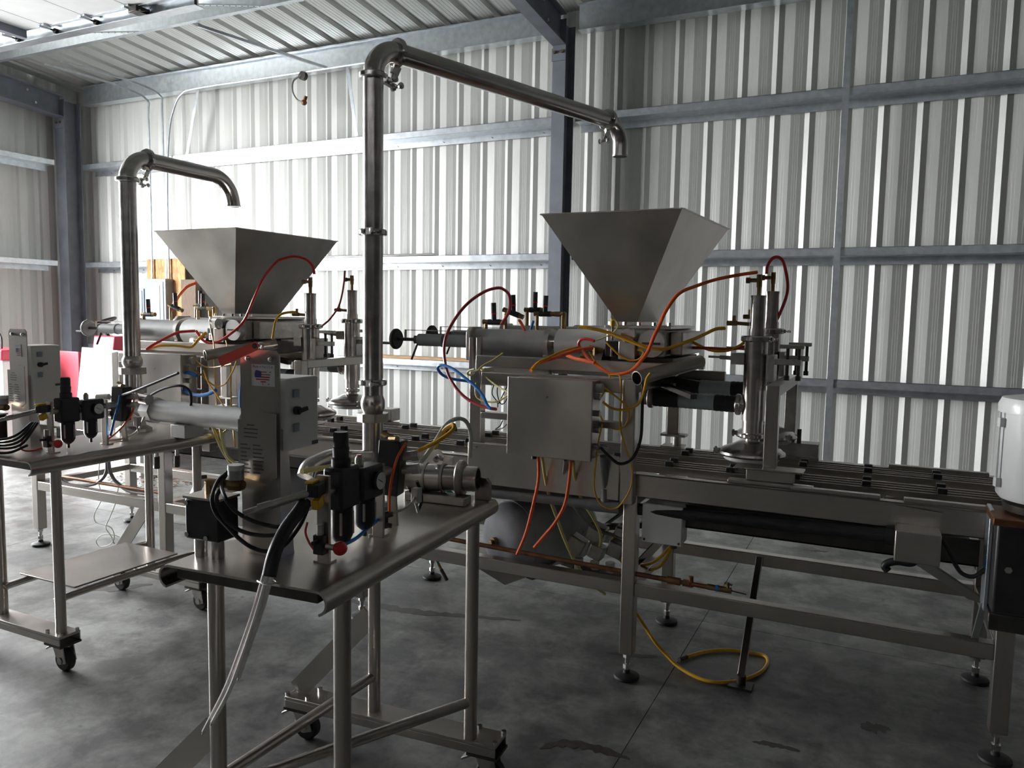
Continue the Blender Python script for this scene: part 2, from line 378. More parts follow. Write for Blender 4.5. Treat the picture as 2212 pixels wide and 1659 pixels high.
# ------------------------------------------------------------------ steel frames: columns and rafters
def i_section(b, p0, p1, w, d, up, t=0.012):
    """I-beam: flanges w wide, d deep along up"""
    p0, p1, up = Vector(p0), Vector(p1), Vector(up)
    dr = (p1 - p0).normalized(); u = (up - dr * up.dot(dr)).normalized()
    b.bar(p0 + u * (d / 2 - t / 2), p1 + u * (d / 2 - t / 2), w, t, u)
    b.bar(p0 - u * (d / 2 - t / 2), p1 - u * (d / 2 - t / 2), w, t, u)
    b.bar(p0, p1, t, d - 2 * t, u)
def frame_at(xc, lab_c, lab_r, w=0.15):
    c = thing('steel_column', (xc, 7.33, 0), lab_c, 'column', 'portal frame columns')
    b = B(); i_section(b, (xc, 7.325, 0.02), (xc, 7.325, 4.46), w, 0.25, (0, 1, 0)); b.obj('i_beam', 'primer', c)
    B().box(xc - 0.13, xc + 0.13, 7.16, 7.46, 0, 0.02).obj('base_plate', 'primer', c)
    B().box(xc - w / 2 - 0.006, xc + w / 2 + 0.006, 7.186, 7.198, 4.07, 4.19).obj('splice_plate', 'primer', c)
    for dx in (-0.04, 0.04):
        B().nut((xc + dx, 7.165, 4.15), (xc + dx, 7.186, 4.15), 0.016).obj('bolt', 'brass', c)
    r = thing('roof_rafter', (xc, 7.2, 4.4), lab_r, 'rafter', 'portal frame rafters')
    b = B(); s = 0.083; y1 = -12.8
    i_section(b, (xc, 7.2, 4.215 + 0.15), (xc, y1, 4.215 + 0.15 + s * (7.2 - y1)), w, 0.30, (0, 0, 1)); b.obj('i_beam', 'primer', r)
    for k, (yy, zz) in enumerate(((6.75, 4.48), (6.86, 4.34))):
        B().nut((xc + 0.006, yy, zz), (xc + 0.026, yy, zz), 0.017).obj('bolt', 'galv', r)
frame_at(-3.005, 'grey steel column in the middle of the white corrugated wall', 'sloping grey roof beam running up from the middle wall column', 0.135)
frame_at(-10.52, 'dark steel column in the far left corner of the shed', 'sloping dark roof beam along the left end wall', 0.20)

# ------------------------------------------------------------------ Z girts, eave strut, purlins
def z_section(b, x0, x1, yi, yo, z0, fl=0.07, t=0.004, lip=0.018):
    b.box(x0, x1, yi, yo, z0 - t / 2, z0 + t / 2)
    b.box(x0, x1, yi, yi + t, z0, z0 + fl); b.box(x0, x1, yi, yi + lip, z0 + fl - t, z0 + fl)
    b.box(x0, x1, yo - t, yo, z0 - fl, z0); b.box(x0, x1, yo - lip, yo, z0 - fl, z0 - fl + t)
for nm, z0 in (('uppermost', 3.54), ('middle', 2.165), ('lowest', 1.0)):
    for side, x0, x1 in (('left of', -10.4, -3.09), ('right of', -2.92, XR)):
        g = thing('wall_girt', ((x0 + x1) / 2, 7.55, z0 - 0.07), f'{nm} galvanised girt on the back wall, {side} the middle column', 'girt', 'galvanised girts on the back wall')
        b = B(); z_section(b, x0, x1, 7.44, 7.64, z0); b.obj('z_rail', 'galv', g)
        if x1 < 0:
            xx = x0 + 0.35
            while xx < x1 - 0.1:
                B().obox((xx, 7.632, z0 - 0.035), (0.022, 0.006, 0.006), (0, 0.5, 0)).obj('screw', 'darkmetal', g); xx += 0.61
for nm, z0 in (('upper', 3.54), ('lower', 2.165)):
    b = B()
    for (a0, a1, z_0, z_1) in ((0.12, 0.32, z0 - .002, z0 + .002), (0.32, 0.324, z0, z0 + 0.07), (0.302, 0.324, z0 + .066, z0 + .07), (0.12, 0.124, z0 - 0.07, z0)):
        b.box(XL + a0, XL + a1, DOOR[1] + 0.2, 7.05, z_0, z_1)
    tag(b.obj('wall_girt', 'galv'), f'{nm} galvanised girt on the left end wall', 'girt', 'girts on the left end wall')
for x0, x1, side in ((-10.4, -3.09, 'left'), (-2.92, XR, 'right')):
    es = thing('eave_strut', ((x0 + x1) / 2, 7.5, 4.42), f'broad galvanised eave beam above the wall sheets, {side} of the middle column', 'beam', 'eave beams')
    b = B(); b.box(x0, x1, 7.498, 7.503, 4.435, 4.69).box(x0, x1, 7.503, 7.60, 4.435, 4.44).box(x0, x1, 7.455, 7.503, 4.686, 4.69).box(x0, x1, 7.455, 7.459, 4.668, 4.69).box(x0, x1, 7.46, 7.498, 4.435, 4.439)
    b.obj('beam', 'galv', es)
for k, y in enumerate((6.12, 4.6, 3.1, 1.6, 0.1)):
    b = B(); zt_ = roofz(y) - 0.012
    b.box(XL + 0.1, XR, y - 0.003, y, zt_ - 0.20, zt_).box(XL + 0.1, XR, y - 0.06, y, zt_ - 0.003, zt_).box(XL + 0.1, XR, y, y + 0.06, zt_ - 0.20, zt_ - 0.197).box(XL + 0.1, XR, y + 0.057, y + 0.06, zt_ - 0.20, zt_ - 0.18)
    tag(b.obj('roof_purlin', 'galv'), 'galvanised purlin under the roof nearest the back wall' if k == 0 else ['', 'second', 'third', 'fourth', 'fifth'][k] + ' galvanised roof purlin counted from the back wall', 'purlin', 'roof purlins')
b = B().box(-0.44, -0.385, 7.425, 7.429, 0.0, 4.5)
tag(b.obj('flange_strap', 'galv'), 'thin vertical galvanised strap crossing the girts right of the middle column', 'strap')
b = B(); b.bar((-8.13, 7.46, 4.43), (-8.36, 7.46, 3.60), 0.045, 0.004, (0, 1, 0))
tag(b.obj('brace_strap', 'galv'), 'slanting galvanised strap between eave beam and uppermost girt', 'strap')
b = B(); b.bar((-5.75, 7.45, 4.42), (-5.62, 7.45, 3.62), 0.045, 0.004, (0, 1, 0))
tag(b.obj('brace_strap', 'galv'), 'thin strap hanging from the eave beam behind the tall pipe', 'strap')
b = B(); b.bar((-6.02, 7.42, 4.42), (-6.75, 6.2, 4.60), 0.03, 0.03)
tag(b.obj('angle_brace', 'galv'), 'short galvanised angle brace from the roof down to the eave beam', 'brace')

# ------------------------------------------------------------------ retracted sectional door on its track
TZ = 4.20; TY = 5.0
od = thing('overhead_door', (-7.6, 3.1, TZ), 'white sectional overhead door slid open under the roof', 'door')
pw = 0.575; xe = -5.55
for k in range(7):
    x1 = xe - k * pw; x0 = x1 - pw + 0.006
    pn = B().box(x0, x1, DOOR[0] - 0.05, TY - 0.10, TZ + 0.03, TZ + 0.075).obj('panel', 'doorpan', od, 0.004)
    for yy in (TY - 0.14, TY - 1.35):
        B().box(x0 - 0.045, x0 + 0.045, yy - 0.04, yy + 0.04, TZ + 0.012, TZ + 0.03).cyl((x0, yy - 0.05, TZ + 0.012), (x0, yy + 0.05, TZ + 0.012), 0.011).obj('hinge', 'galv', pn, 0.002)
    ro = B().cyl((x0, TY - 0.11, TZ + 0.012), (x0, TY - 0.04, TZ + 0.012), 0.008).cyl((x0, TY - 0.045, TZ + 0.012), (x0, TY - 0.015, TZ + 0.012), 0.024).obj('roller', 'darkmetal', pn)
    B().box(x0 + 0.006, x1 - 0.006, TY - 0.13, TY - 0.10, TZ + 0.02, TZ + 0.08).obj('end_stile', 'galv', pn)
for xx in (xe - 2.05, xe - 3.9):
    B().box(xx - 0.035, xx + 0.035, DOOR[0], TY - 0.12, TZ - 0.045, TZ + 0.03).obj('strut', 'primer', od)
trk = B().box(-9.9, -5.42, TY - 0.012, TY - 0.008, TZ - 0.028, TZ + 0.052).box(-9.9, -5.42, TY - 0.05, TY - 0.008, TZ - 0.032, TZ - 0.028).box(-9.9, -5.42, TY - 0.05, TY - 0.008, TZ + 0.05, TZ + 0.054).box(-9.9, -5.42, TY - 0.008, TY + 0.06, TZ - 0.03, TZ - 0.026).obj('track', 'galv', od)
B().cyl((-5.43, TY - 0.03, TZ - 0.03), (-5.43, TY - 0.03, TZ + 0.055), 0.012).obj('end_stop', 'darkmetal', trk)
for xx in (-6.05,):
    B().obox((xx, TY - 0.09, TZ - 0.01), (0.16, 0.10, 0.016), (0.3, 0, 0)).box(xx - 0.05, xx + 0.05, TY - 0.16, TY - 0.02, TZ - 0.03, TZ + 0.02).obj('corner_bracket', 'darkmetal', od, 0.003)
for xx, y2 in ((-7.55, 6.1), (-5.75, 6.1)):
    h = B(); h.bar((xx, TY, TZ + 0.04), (xx, y2, roofz(y2) - 0.22), 0.055, 0.006)
    hb = h.obj('hanger_angle', 'galv', od)
    hh = B()
    for q in range(14):
        t = (q + 0.5) / 14; hh.cyl((xx, TY + (y2 - TY) * t, TZ + 0.034 + (roofz(y2) - 0.226 - TZ - 0.034) * t), (xx, TY + (y2 - TY) * t, TZ + 0.036 + (roofz(y2) - 0.226 - TZ - 0.034) * t), 0.008, seg=6)
    hh.obj('slot_holes', 'darkmetal', hb)

# ------------------------------------------------------------------ conduits, electric panel
def conduit(name, pts, r, label, cat='conduit', m='galv', group=None, sub=5):
    return tag(B().tube(pts, r, 8, sub).obj(name, m), label, cat, group)
yw = 7.395
conduit('electrical_conduit', [(-8.98, yw, 1.995), (-8.98, yw, 3.2), (-8.98, yw, 4.15), (-9.0, yw, 4.35), (-9.12, 7.2, 4.46), (-9.4, 6.7, 4.55), (-9.6, 6.4, 4.6)], 0.014, 'thin steel conduit bending up to the roof, left of the three', group='conduits over the electric panel')
conduit('electrical_conduit', [(-8.72, yw, 1.995), (-8.72, yw, 3.2), (-8.72, yw, 4.2), (-8.75, yw, 4.38), (-8.86, 7.2, 4.48), (-9.1, 6.7, 4.56), (-9.3, 6.4, 4.6)], 0.014, 'thin steel conduit bending up to the roof, middle of the three', group='conduits over the electric panel')
conduit('electrical_conduit', [(-8.66, yw, 1.995), (-8.66, yw, 3.2), (-8.60, yw, 3.9), (-8.5, yw, 4.2), (-8.36, yw, 4.36), (-8.1, yw, 4.405), (-7.0, yw, 4.405), (-6.0, yw, 4.405), (-4.6, yw, 4.405)], 0.014, 'thin steel conduit turning right along the eave beam', group='conduits over the electric panel')
jb = thing('conduit_box', (-6.35, yw, 4.3), 'small conduit box with a looped cable on the eave conduit', 'junction box')
B().cyl((-6.35, yw - .03, 4.36), (-6.35, yw + .02, 4.36), 0.05).obj('body', 'darkmetal', jb)
B().tube([(-6.36, yw - .03, 4.36), (-6.46, yw - .05, 4.30), (-6.47, yw - .05, 4.18), (-6.40, yw - .05, 4.08), (-6.32, yw - .05, 4.05)], 0.010, 8).obj('cable', 'greyhose', jb)
B().sphere((-6.30, yw - .05, 4.04), 0.034).cyl((-6.30, yw - .05, 4.04), (-6.27, yw - .05, 4.11), 0.02).obj('cap', 'copper', jb)
tag(B().box(-9.12, -8.40, 7.425, 7.44, 0.7, 2.26).obj('backing_board', 'osb'), 'strand board panel behind the grey electric panel', 'board')
ep = thing('electric_panel', (-8.98, 7.36, 0.9), 'grey electric panel with two doors on the strand board', 'panel')
B().box(-9.02, -8.62, 7.30, 7.424, 0.95, 1.99).obj('cabinet', 'panel', ep, 0.006)
d = B().box(-8.99, -8.66, 7.292, 7.30, 0.99, 1.95).obj('door', 'panel', ep, 0.003)
B().box(-8.94, -8.72, 7.287, 7.292, 1.18, 1.90).obj('breaker_cover', 'panel', d, 0.002)
B().box(-9.36, -9.04, 7.30, 7.424, 1.0, 1.86).obj('side_cabinet', 'panel', ep, 0.006)
d2 = B().box(-9.33, -9.07, 7.292, 7.30, 1.03, 1.83).obj('side_door', 'panel', ep, 0.003)
B().box(-9.17, -9.08, 7.288, 7.292, 1.25, 1.58).obj('notice', 'paper', d2)
tag(B().box(-8.40, -8.14, 7.36, 7.42, 0.0, 1.98).obj('stud_board', 'darkwood'), 'dark brown timber plank standing beside the strand board', 'plank')
g = 'steel rods resting on the middle girt'
for k in range(3):
    tag(B().cyl((-6.9, 7.47 + 0.035 * k, 2.245 + (0.012 if k == 1 else 0)), (-4.55 - 0.05 * k, 7.47 + 0.035 * k, 2.245 + (0.012 if k == 1 else 0)), 0.012).obj('steel_rod', 'chrome'), ['front', 'middle', 'rear'][k] + ' bright steel rod lying on the middle girt', 'rod', g)
tag(B().box(-5.35, -3.6, 7.46, 7.60, 1.07, 1.10).obj('timber_plank', 'wood'), 'bare timber plank lying on the lowest girt', 'plank')

# ------------------------------------------------------------------ stains with a shape of their own on the slabs
def stain(pts, w, seed):
    r_ = random.Random(seed); P_ = smooth_path(pts, 8); n = len(P_); L_, R_ = [], []
    for i, p in enumerate(P_):
        t = (P_[min(n - 1, i + 1)] - P_[max(0, i - 1)]).normalized(); s_ = Vector((-t.y, t.x, 0)); k = math.sin(math.pi * (i + 0.4) / n) ** 0.6
        L_.append(p + s_ * w * k * r_.uniform(0.35, 1.0)); R_.append(p - s_ * w * k * r_.uniform(0.35, 1.0))
    v = [(q.x, q.y, z_) for z_ in (0.0002, 0.0007) for q in L_ + R_]; f = []; m_ = 2 * n
    for i in range(n - 1):
        f += [(i, i + 1, n + i + 1, n + i), (m_ + i, m_ + n + i, m_ + n + i + 1, m_ + i + 1), (i, m_ + i, m_ + i + 1, i + 1), (n + i, n + i + 1, m_ + n + i + 1, m_ + n + i)]
    B().add(v, f).obj('stain', 'stain', fl)
stain([(-2.9046, 3.3246, 0), (-2.7079, 3.3736, 0), (-2.4641, 3.3864, 0), (-2.1798, 3.4112, 0), (-1.9362, 3.4838, 0), (-1.6381, 3.5726, 0)], 0.045, 1)
stain([(0.0021, 3.2338, 0), (0.0432, 3.2553, 0), (0.1042, 3.2793, 0)], 0.055, 2)
stain([(-0.3673, 2.9301, 0), (-0.3016, 2.9428, 0), (-0.1983, 2.9474, 0)], 0.022, 3)
stain([(-1.0662, 2.5112, 0), (-1.0039, 2.5854, 0), (-0.8753, 2.6102, 0), (-0.7484, 2.6018, 0)], 0.035, 4)
stain([(0.2514, 4.2832, 0), (0.333, 4.2833, 0), (0.4531, 4.2866, 0)], 0.05, 5)
stain([(0.1377, 5.6287, 0), (0.2066, 5.6337, 0), (0.2751, 5.6497, 0)], 0.06, 6)
stain([(-0.4282, 5.6404, 0), (-0.3531, 5.6457, 0), (-0.265, 5.6703, 0)], 0.035, 7)
stain([(-1.1113, 3.4106, 0), (-1.0055, 3.4382, 0), (-0.8841, 3.4856, 0)], 0.03, 8)
stain([(-4.1479, 2.8036, 0), (-3.9184, 2.8681, 0), (-3.7544, 3.0433, 0)], 0.06, 9)

# ================================================================== THE FILLING LINE
CX0, CX1 = -5.12, 0.50            # conveyor ends
LEGX = (-5.03, -3.83, -2.39, -0.95, 0.45); LEGY = (3.21, 3.91)
cv = thing('lug_conveyor', (-2.3, 3.56, 0), 'long stainless lug conveyor on square legs under both filling machines', 'conveyor')
for nm, y0, y1, yf in (('side_rail', 3.185, 3.193, 3.23), ('side_rail', 3.962, 3.97, 3.925)):
    B().box(CX0, CX1, y0, y1, 0.825, 0.925).box(CX0, CX1, min(y0, yf), max(y1, yf), 0.919, 0.925).box(CX0, CX1, min(y0, yf), max(y1, yf), 0.825, 0.831).obj(nm, 'steelx', cv, 0.002)
for lx in LEGX:
    for ly in LEGY:
        lg = B().box(lx - 0.03, lx + 0.03, ly - 0.03, ly + 0.03, 0.115, 0.83).obj('leg', 'steel', cv, 0.004)
        B().cyl((lx, ly, 0.035), (lx, ly, 0.125), 0.010, seg=10).nut((lx, ly, 0.095), (lx, ly, 0.115), 0.018).nut((lx, ly, 0.045), (lx, ly, 0.065), 0.017).obj('levelling_stud', 'chrome', lg)
        B().lathe([(0, 0), (0.054, 0), (0.057, 0.006), (0.055, 0.015), (0.040, 0.021), (0.016, 0.025), (0.014, 0.038), (0, 0.040)], (lx, ly, 0.0), seg=20).obj('foot_pad', 'rubber', lg)
    B().box(lx - 0.028, lx + 0.028, LEGY[0] + 0.03, LEGY[1] - 0.03, 0.40, 0.44).obj('cross_bar', 'steel', cv, 0.003)
    B().box(lx - 0.02, lx + 0.02, 3.193, 3.962, 0.78, 0.825).obj('cross_bearer', 'steel', cv, 0.003)
for ly in LEGY:
    for i in range(len(LEGX) - 1):
        B().box(LEGX[i] + 0.03, LEGX[i + 1] - 0.03, ly - 0.028, ly + 0.028, 0.385, 0.445).obj('lower_beam', 'steelx', cv, 0.004)
# deck strips, chains, lugs
for y0, y1, z in ((3.245, 3.335, 0.905), (3.405, 3.43, 0.915), (3.50, 3.53, 0.905), (3.615, 3.645, 0.905), (3.715, 3.73, 0.915), (3.80, 3.915, 0.905)):
    B().box(CX0 + 0.02, CX1 - 0.02, y0, y1, z - 0.004, z).obj('deck_strip', 'steelx', cv)
for y in (3.345, 3.395, 3.44, 3.49, 3.655, 3.705, 3.74, 3.79):
    B().box(CX0 + 0.02, CX1 - 0.02, y - 0.003, y + 0.003, 0.905, 0.940).obj('guide_strip', 'steelx', cv)
ROWS = (3.37, 3.465, 3.68, 3.765)
for y in ROWS:
    b = B(); x = CX0 + 0.04; k = 0
    while x < CX1 - 0.05:
        w = 0.014 if k % 2 else 0.019
        b.box(x, x + 0.022, y - w / 2, y + w / 2, 0.912, 0.930); x += 0.0254; k += 1
    b.obj('chain', 'cast', cv)
lug0 = None
for y in ROWS:
    k = 0
    while 0.235 - 0.267 * k > CX0 + 0.05:
        x = 0.235 - 0.267 * k
        if lug0 is None:
            lug0 = B().box(-0.017, 0.017, -0.014, 0.014, 0.0, 0.030).obj('lug', 'black', cv, 0.003)
            lug0.data.transform(Matrix.Translation(cv.location)); lug0.matrix_basis = Matrix.Translation(Vector((x, y, 0.930)) - cv.location)
        else: share(lug0, 'lug', cv, Matrix.Translation(Vector((x, y, 0.930)) - cv.location))
        k += 1
for x0, x1, y in ((-0.30, 0.02, 3.215), (-2.75, -2.3, 3.22), (0.10, 0.40, 3.22), (-0.75, -0.25, 3.945), (-3.3, -2.75, 3.94), (0.05, 0.45, 3.945)):
    B().box(x0, x1, y - 0.016, y + 0.016, 0.925, 0.940).obj('wear_strip', 'steelx', cv, 0.002)
B().box(-0.86, 0.36, 3.26, 3.88, 0.700, 0.706).box(-0.86, 0.36, 3.26, 3.266, 0.70, 0.80).box(-0.86, 0.36, 3.874, 3.88, 0.70, 0.80).obj('return_tray', 'darkmetal', cv)
B().box(-2.30, -1.0, 3.26, 3.88, 0.735, 0.741).box(-2.30, -1.0, 3.26, 3.266, 0.735, 0.80).obj('return_tray', 'darkmetal', cv)
B().box(-4.9, -2.5, 3.26, 3.88, 0.735, 0.741).box(-4.9, -2.5, 3.26, 3.266, 0.735, 0.80).obj('return_tray', 'darkmetal', cv)
# drive shaft, sheet-metal drive cover, cable gland
B().cyl((-0.93, 3.22, 0.765), (0.075, 3.16, 0.80), 0.026).cyl((0.045, 3.16, 0.80), (0.085, 3.16, 0.80), 0.036).obj('drive_shaft', 'black', cv)
dc = B().box(0.075, 0.222, 3.06, 3.175, 0.735, 0.85).obj('drive_cover', 'sheet', cv, 0.004)
B().prism([(0.057, 0.853), (0.228, 0.845), (0.226, 0.905), (0.060, 0.918)], lambda u, v, t: (u, t, v), 3.168, 3.174).obj('mounting_plate', 'sheet', dc)
B().tube([(0.15, 3.10, 0.74), (0.13, 3.10, 0.725), (0.09, 3.10, 0.725), (0.06, 3.10, 0.715), (0.048, 3.10, 0.70), (0.06, 3.10, 0.685)], 0.014, 10).obj('cable_gland', 'black', dc)
bw = B(); bw.bar((0.16, 3.25, 0.70), (0.42, 3.60, 0.46), 0.12, 0.008); bw.obj('gusset', 'steel', cv)
bw = B(); bw.bar((0.30, 3.88, 0.80), (0.44, 3.9, 0.5), 0.03, 0.03); bw.obj('gusset', 'steel', cv)
# slanting stay from the rear lower beam to the floor
st = B(); st.bar((-0.493, 3.88, 0.425), (-0.483, 3.375, 0.03), 0.032, 0.032); so = st.obj('slanting_stay', 'steel', cv, 0.003)
B().box(-0.53, -0.43, 3.32, 3.40, 0.0, 0.012).cyl((-0.48, 3.365, 0.012), (-0.48, 3.365, 0.05), 0.02).obj('floor_plate', 'darkmetal', so)
bb = B(); bb.bar((-1.32, 3.9, 0.46), (-0.97, 3.72, 0.76), 0.035, 0.008); bb.bar((-1.65, 3.72, 0.44), (-1.05, 3.88, 0.52), 0.03, 0.03); bb.obj('diagonal_strap', 'darkmetal', cv)
bb = B(); bb.bar((-1.0, 3.5, 0.42), (-0.86, 3.88, 0.60), 0.06, 0.006, (1, 0, 0)); bb.obj('diagonal_strap', 'sheet', cv)


b = B(); b.bar((-3.62, 3.30, 0.60), (-3.83, 3.42, 0.44), 0.05, 0.025); b.obj('diagonal_strap', 'steel', cv)
b = B(); b.bar((-3.56, 3.36, 0.56), (-3.76, 3.50, 0.42), 0.04, 0.02); b.obj('diagonal_strap', 'steel', cv)

# ------------------------------------------------------------------ depositors (same design twice)
def clampring(b, o, d, r, h=0.020, seg=26):
    """tri-clover clamp: grooved ring"""
    b.lathe([(r * 0.98, -h), (r * 1.30, -h), (r * 1.42, -h * 0.6), (r * 1.42, h * 0.6), (r * 1.30, h), (r * 0.98, h)], o, d, seg)
def wing_screw(o, d, up, name, parent, xf=None, s=1.0):
    """swing bolt with wing nut standing out along d"""
    o, d, up = Vector(o), Vector(d).normalized(), Vector(up).normalized(); side = d.cross(up).normalized()
    b = B(xf); b.obox(o, (0.001,) * 3)
    b.bar(o - d * 0.004 * s, o + d * 0.028 * s, 0.012 * s, 0.026 * s, up)
    b.cyl(o + d * 0.026 * s, o + d * 0.05 * s, 0.006 * s, seg=8)
    c = o + d * 0.050 * s
    b.bar(c - side * 0.020 * s, c + side * 0.020 * s, 0.012 * s, 0.006 * s, up)
    b.lathe([(0.001, -0.004 * s), (0.010 * s, -0.004 * s), (0.011 * s, 0.003 * s), (0.001, 0.004 * s)], c + side * 0.020 * s, side, 10)
    b.lathe([(0.001, -0.004 * s), (0.010 * s, -0.004 * s), (0.011 * s, 0.003 * s), (0.001, 0.004 * s)], c - side * 0.020 * s, -side, 10)
    return b.obj(name, 'chrome', parent)

def knob_valve(o, parent, d=(1, 0, 0), h=0.075, tilt=(0, 0, 1), xf=None):
    """flow-control valve: brass tee with black adjusting knob and red ring"""
    o = Vector(o); d = Vector(d).normalized(); t = Vector(tilt).normalized()
    k = B(xf).cyl(o - d * 0.030, o + d * 0.034, 0.015, seg=10).cyl(o, o + t * h * 0.4, 0.013, seg=10).obj('flow_valve', 'black', parent)
    B(xf).cyl(o + t * h * 0.40, o + t * h * 0.46, 0.0145, seg=12).obj('red_ring', 'redball', k)
    B(xf).cyl(o + t * h * 0.46, o + t * h, 0.0135, seg=12).obj('adjusting_knob', 'black', k, 0.002)
    B(xf).nut(o - d * 0.060, o - d * 0.030, 0.014).obj('fitting', 'brass', k)
    B(xf).nut(o + d * 0.034, o + d * 0.058, 0.014).obj('fitting', 'brass', k)
    return k

def depositor(T, which):
    D = lambda *v: tuple(v)
    near = which == 'R'
    place_txt = 'beside the middle wall column' if near else 'behind the far pump cart'
    X = lambda x: x + T
    fm = thing('filling_machine', (X(-1.32), 3.57, 0.80), ('right-hand' if near else 'left-hand') + ' twin-piston filling machine on a tube frame over the conveyor', 'machine', 'twin-piston filling machines')
    # frame
    for fx, fy in ((-1.69, 3.155), (-0.955, 3.155), (-1.69, 4.0), (-0.972, 4.0)):
        z0 = 0.80 if fy < 3.5 else 0.99
        u = B().box(X(fx - 0.03), X(fx + 0.03), fy - 0.025, fy + 0.025, z0, 1.335).obj('upright', 'steel', fm, 0.004)
        if fy > 3.5:
            B().box(X(fx - 0.06), X(fx + 0.07), fy - 0.035, fy + 0.035, 0.978, 0.99).cyl((X(fx + 0.02), fy, 0.932), (X(fx + 0.02), fy, 0.98), 0.022).box(X(fx - 0.05), X(fx + 0.06), fy - 0.07, fy + 0.04, 0.922, 0.932).obj('foot', 'cast', u)
    for fy in (3.155, 4.0):
        B().box(X(-1.66), X(-0.985), fy - 0.025, fy + 0.025, 1.275, 1.335).obj('top_rail', 'steelx', fm, 0.004)
    for fx in (-1.69, -0.955):
        B().box(X(fx - 0.025), X(fx + 0.025), 3.18, 3.975, 1.275, 1.335).obj('side_rail', 'steel', fm, 0.004)
    B().box(X(-1.66), X(-0.985), 3.13, 3.18, 1.12, 1.15).obj('middle_rail', 'steelx', fm, 0.003)
    B().box(X(-1.72), X(-0.985), 3.122, 3.130, 0.815, 1.005).obj('apron_plate', 'sheet', fm, 0.002)
    for fx in (-1.68, -1.0): B().nut((X(fx), 3.116, 0.985), (X(fx), 3.122, 0.985), 0.008).obj('bolt', 'chrome', fm)
    for yy in (3.30, 3.86): B().box(X(-1.78), X(-0.80), yy, yy + 0.045, 1.345, 1.400).obj('bed_channel', 'steelx', fm, 0.003)
    for xx in (-1.66, -0.98): B().box(X(xx - 0.03), X(xx + 0.03), 3.20, 3.98, 1.335, 1.345).obj('bed_foot', 'steel', fm)
    # two pistons
    for i, (yy, zz) in enumerate(((3.42, 1.46), (3.78, 1.475))):
        b = B().cyl((X(-1.84), yy, zz), (X(-1.452), yy, zz), 0.067, seg=28).obj('air_cylinder', 'tubegrey', fm)
        B().prism([(-0.075, -0.09), (0.075, -0.09), (0.075, 0.05), (0.05, 0.075), (-0.05, 0.075), (-0.075, 0.05)], lambda u, v, t: (t, yy + u, zz + v), X(-1.862), X(-1.838)).obj('end_plate', 'cast', b, 0.004)
        B().cyl((X(-1.452), yy, zz), (X(-1.425), yy, zz), 0.076, seg=28).box(X(-1.452), X(-1.425), yy - 0.06, yy + 0.06, 1.40, zz - 0.05).obj('head_flange', 'cast', b, 0.002)
        B().cyl((X(-1.425), yy, zz), (X(-1.39), yy, zz), 0.022).cyl((X(-1.41), yy, zz), (X(-1.385), yy, zz), 0.032, seg=6).obj('piston_rod', 'chrome', b)
        pc = B().cyl((X(-1.392), yy, zz), (X(-1.14), yy, zz), 0.075, seg=28).obj('product_cylinder', 'alu', fm)
        th = B().cyl((X(-2.18), yy, zz), (X(-2.04), yy, zz), 0.032).cyl((X(-2.04), yy, zz), (X(-2.03), yy, zz), 0.035).cyl((X(-2.03), yy, zz), (X(-1.86), yy, zz), 0.032).obj('stroke_cylinder', 'pvc', fm)
        B().cyl((X(-2.32), yy, zz), (X(-2.18), yy, zz), 0.009).cyl((X(-2.205), yy, zz), (X(-2.175), yy, zz), 0.024, seg=6).obj('adjusting_screw', 'darkmetal', th)
        B().bar((X(-2.19), yy, zz - 0.02), (X(-2.215), yy - 0.02, zz - 0.105), 0.010, 0.010).obj('lock_handle', 'darkmetal', th)
        hw = B().lathe([(0.001, -0.020), (0.020, -0.020), (0.030, -0.012), (0.048, -0.012), (0.055, -0.004), (0.055, 0.006), (0.048, 0.014), (0.020, 0.012), (0.001, 0.012)], (X(-2.325), yy, zz), (1, 0, 0), 24).obj('hand_wheel', 'rubber' if near else 'tubegrey', th)
        B().cyl((X(-2.335), yy - 0.03, zz - 0.022), (X(-2.40), yy - 0.03, zz - 0.022), 0.007, seg=8).obj('crank_pin', 'darkmetal', hw)
        B().box(X(-2.28), X(-1.87), yy + 0.02, yy + 0.032, zz + 0.046, zz + 0.050).box(X(-2.285), X(-2.28), yy + 0.018, yy + 0.034, zz + 0.0, zz + 0.05).obj('scale_bar', 'steelx', th)
    for xx in (-1.815, -1.775):
        B().box(X(xx - 0.012), X(xx + 0.012), 3.315, 3.34, 1.33, 1.485).obj('mount_bar', 'steel', fm, 0.002)
    # flow-control valves on the cylinders
    for o, d, t in (((-1.745, 3.42, 1.560), (1, 0, 0), (-0.05, 0, 1)), ((-1.735, 3.62, 1.605), (1, 0.1, -0.35), (-0.05, 0, 1)), ((-1.685, 3.78, 1.625), (1, 0, 0), (0, 0, 1)), ((-1.60, 3.72, 1.605), (1, 0, 0), (0.03, 0, 1))):
        k = knob_valve((X(o[0]), o[1], o[2]), fm, d, 0.095, t)
        B().cyl((X(o[0]) - 0.045, o[1], o[2]), (X(o[0]) - 0.045, o[1], 1.52), 0.010, seg=8).obj('nipple', 'brass', k)
    B().cyl((X(-1.545), 3.72, 1.605), (X(-1.49), 3.72, 1.605), 0.014, seg=10).cyl((X(-1.495), 3.72, 1.615), (X(-1.495), 3.72, 1.53), 0.014, seg=10).obj('elbow', 'brass', fm)
    # valve block under the hopper
    vb = B().box(X(-1.135), X(-0.86), 3.34, 3.86, 1.42, 1.545).obj('valve_block', 'cast', fm, 0.010)
    B().box(X(-1.15), X(-0.845), 3.36, 3.84, 1.545, 1.560).obj('flange_plate', 'sheet', vb, 0.003)
    for k in range(5):
        B().nut((X(-1.13 + 0.068 * k), 3.385, 1.56), (X(-1.13 + 0.068 * k), 3.385, 1.574), 0.010).obj('bolt', 'chrome', vb)
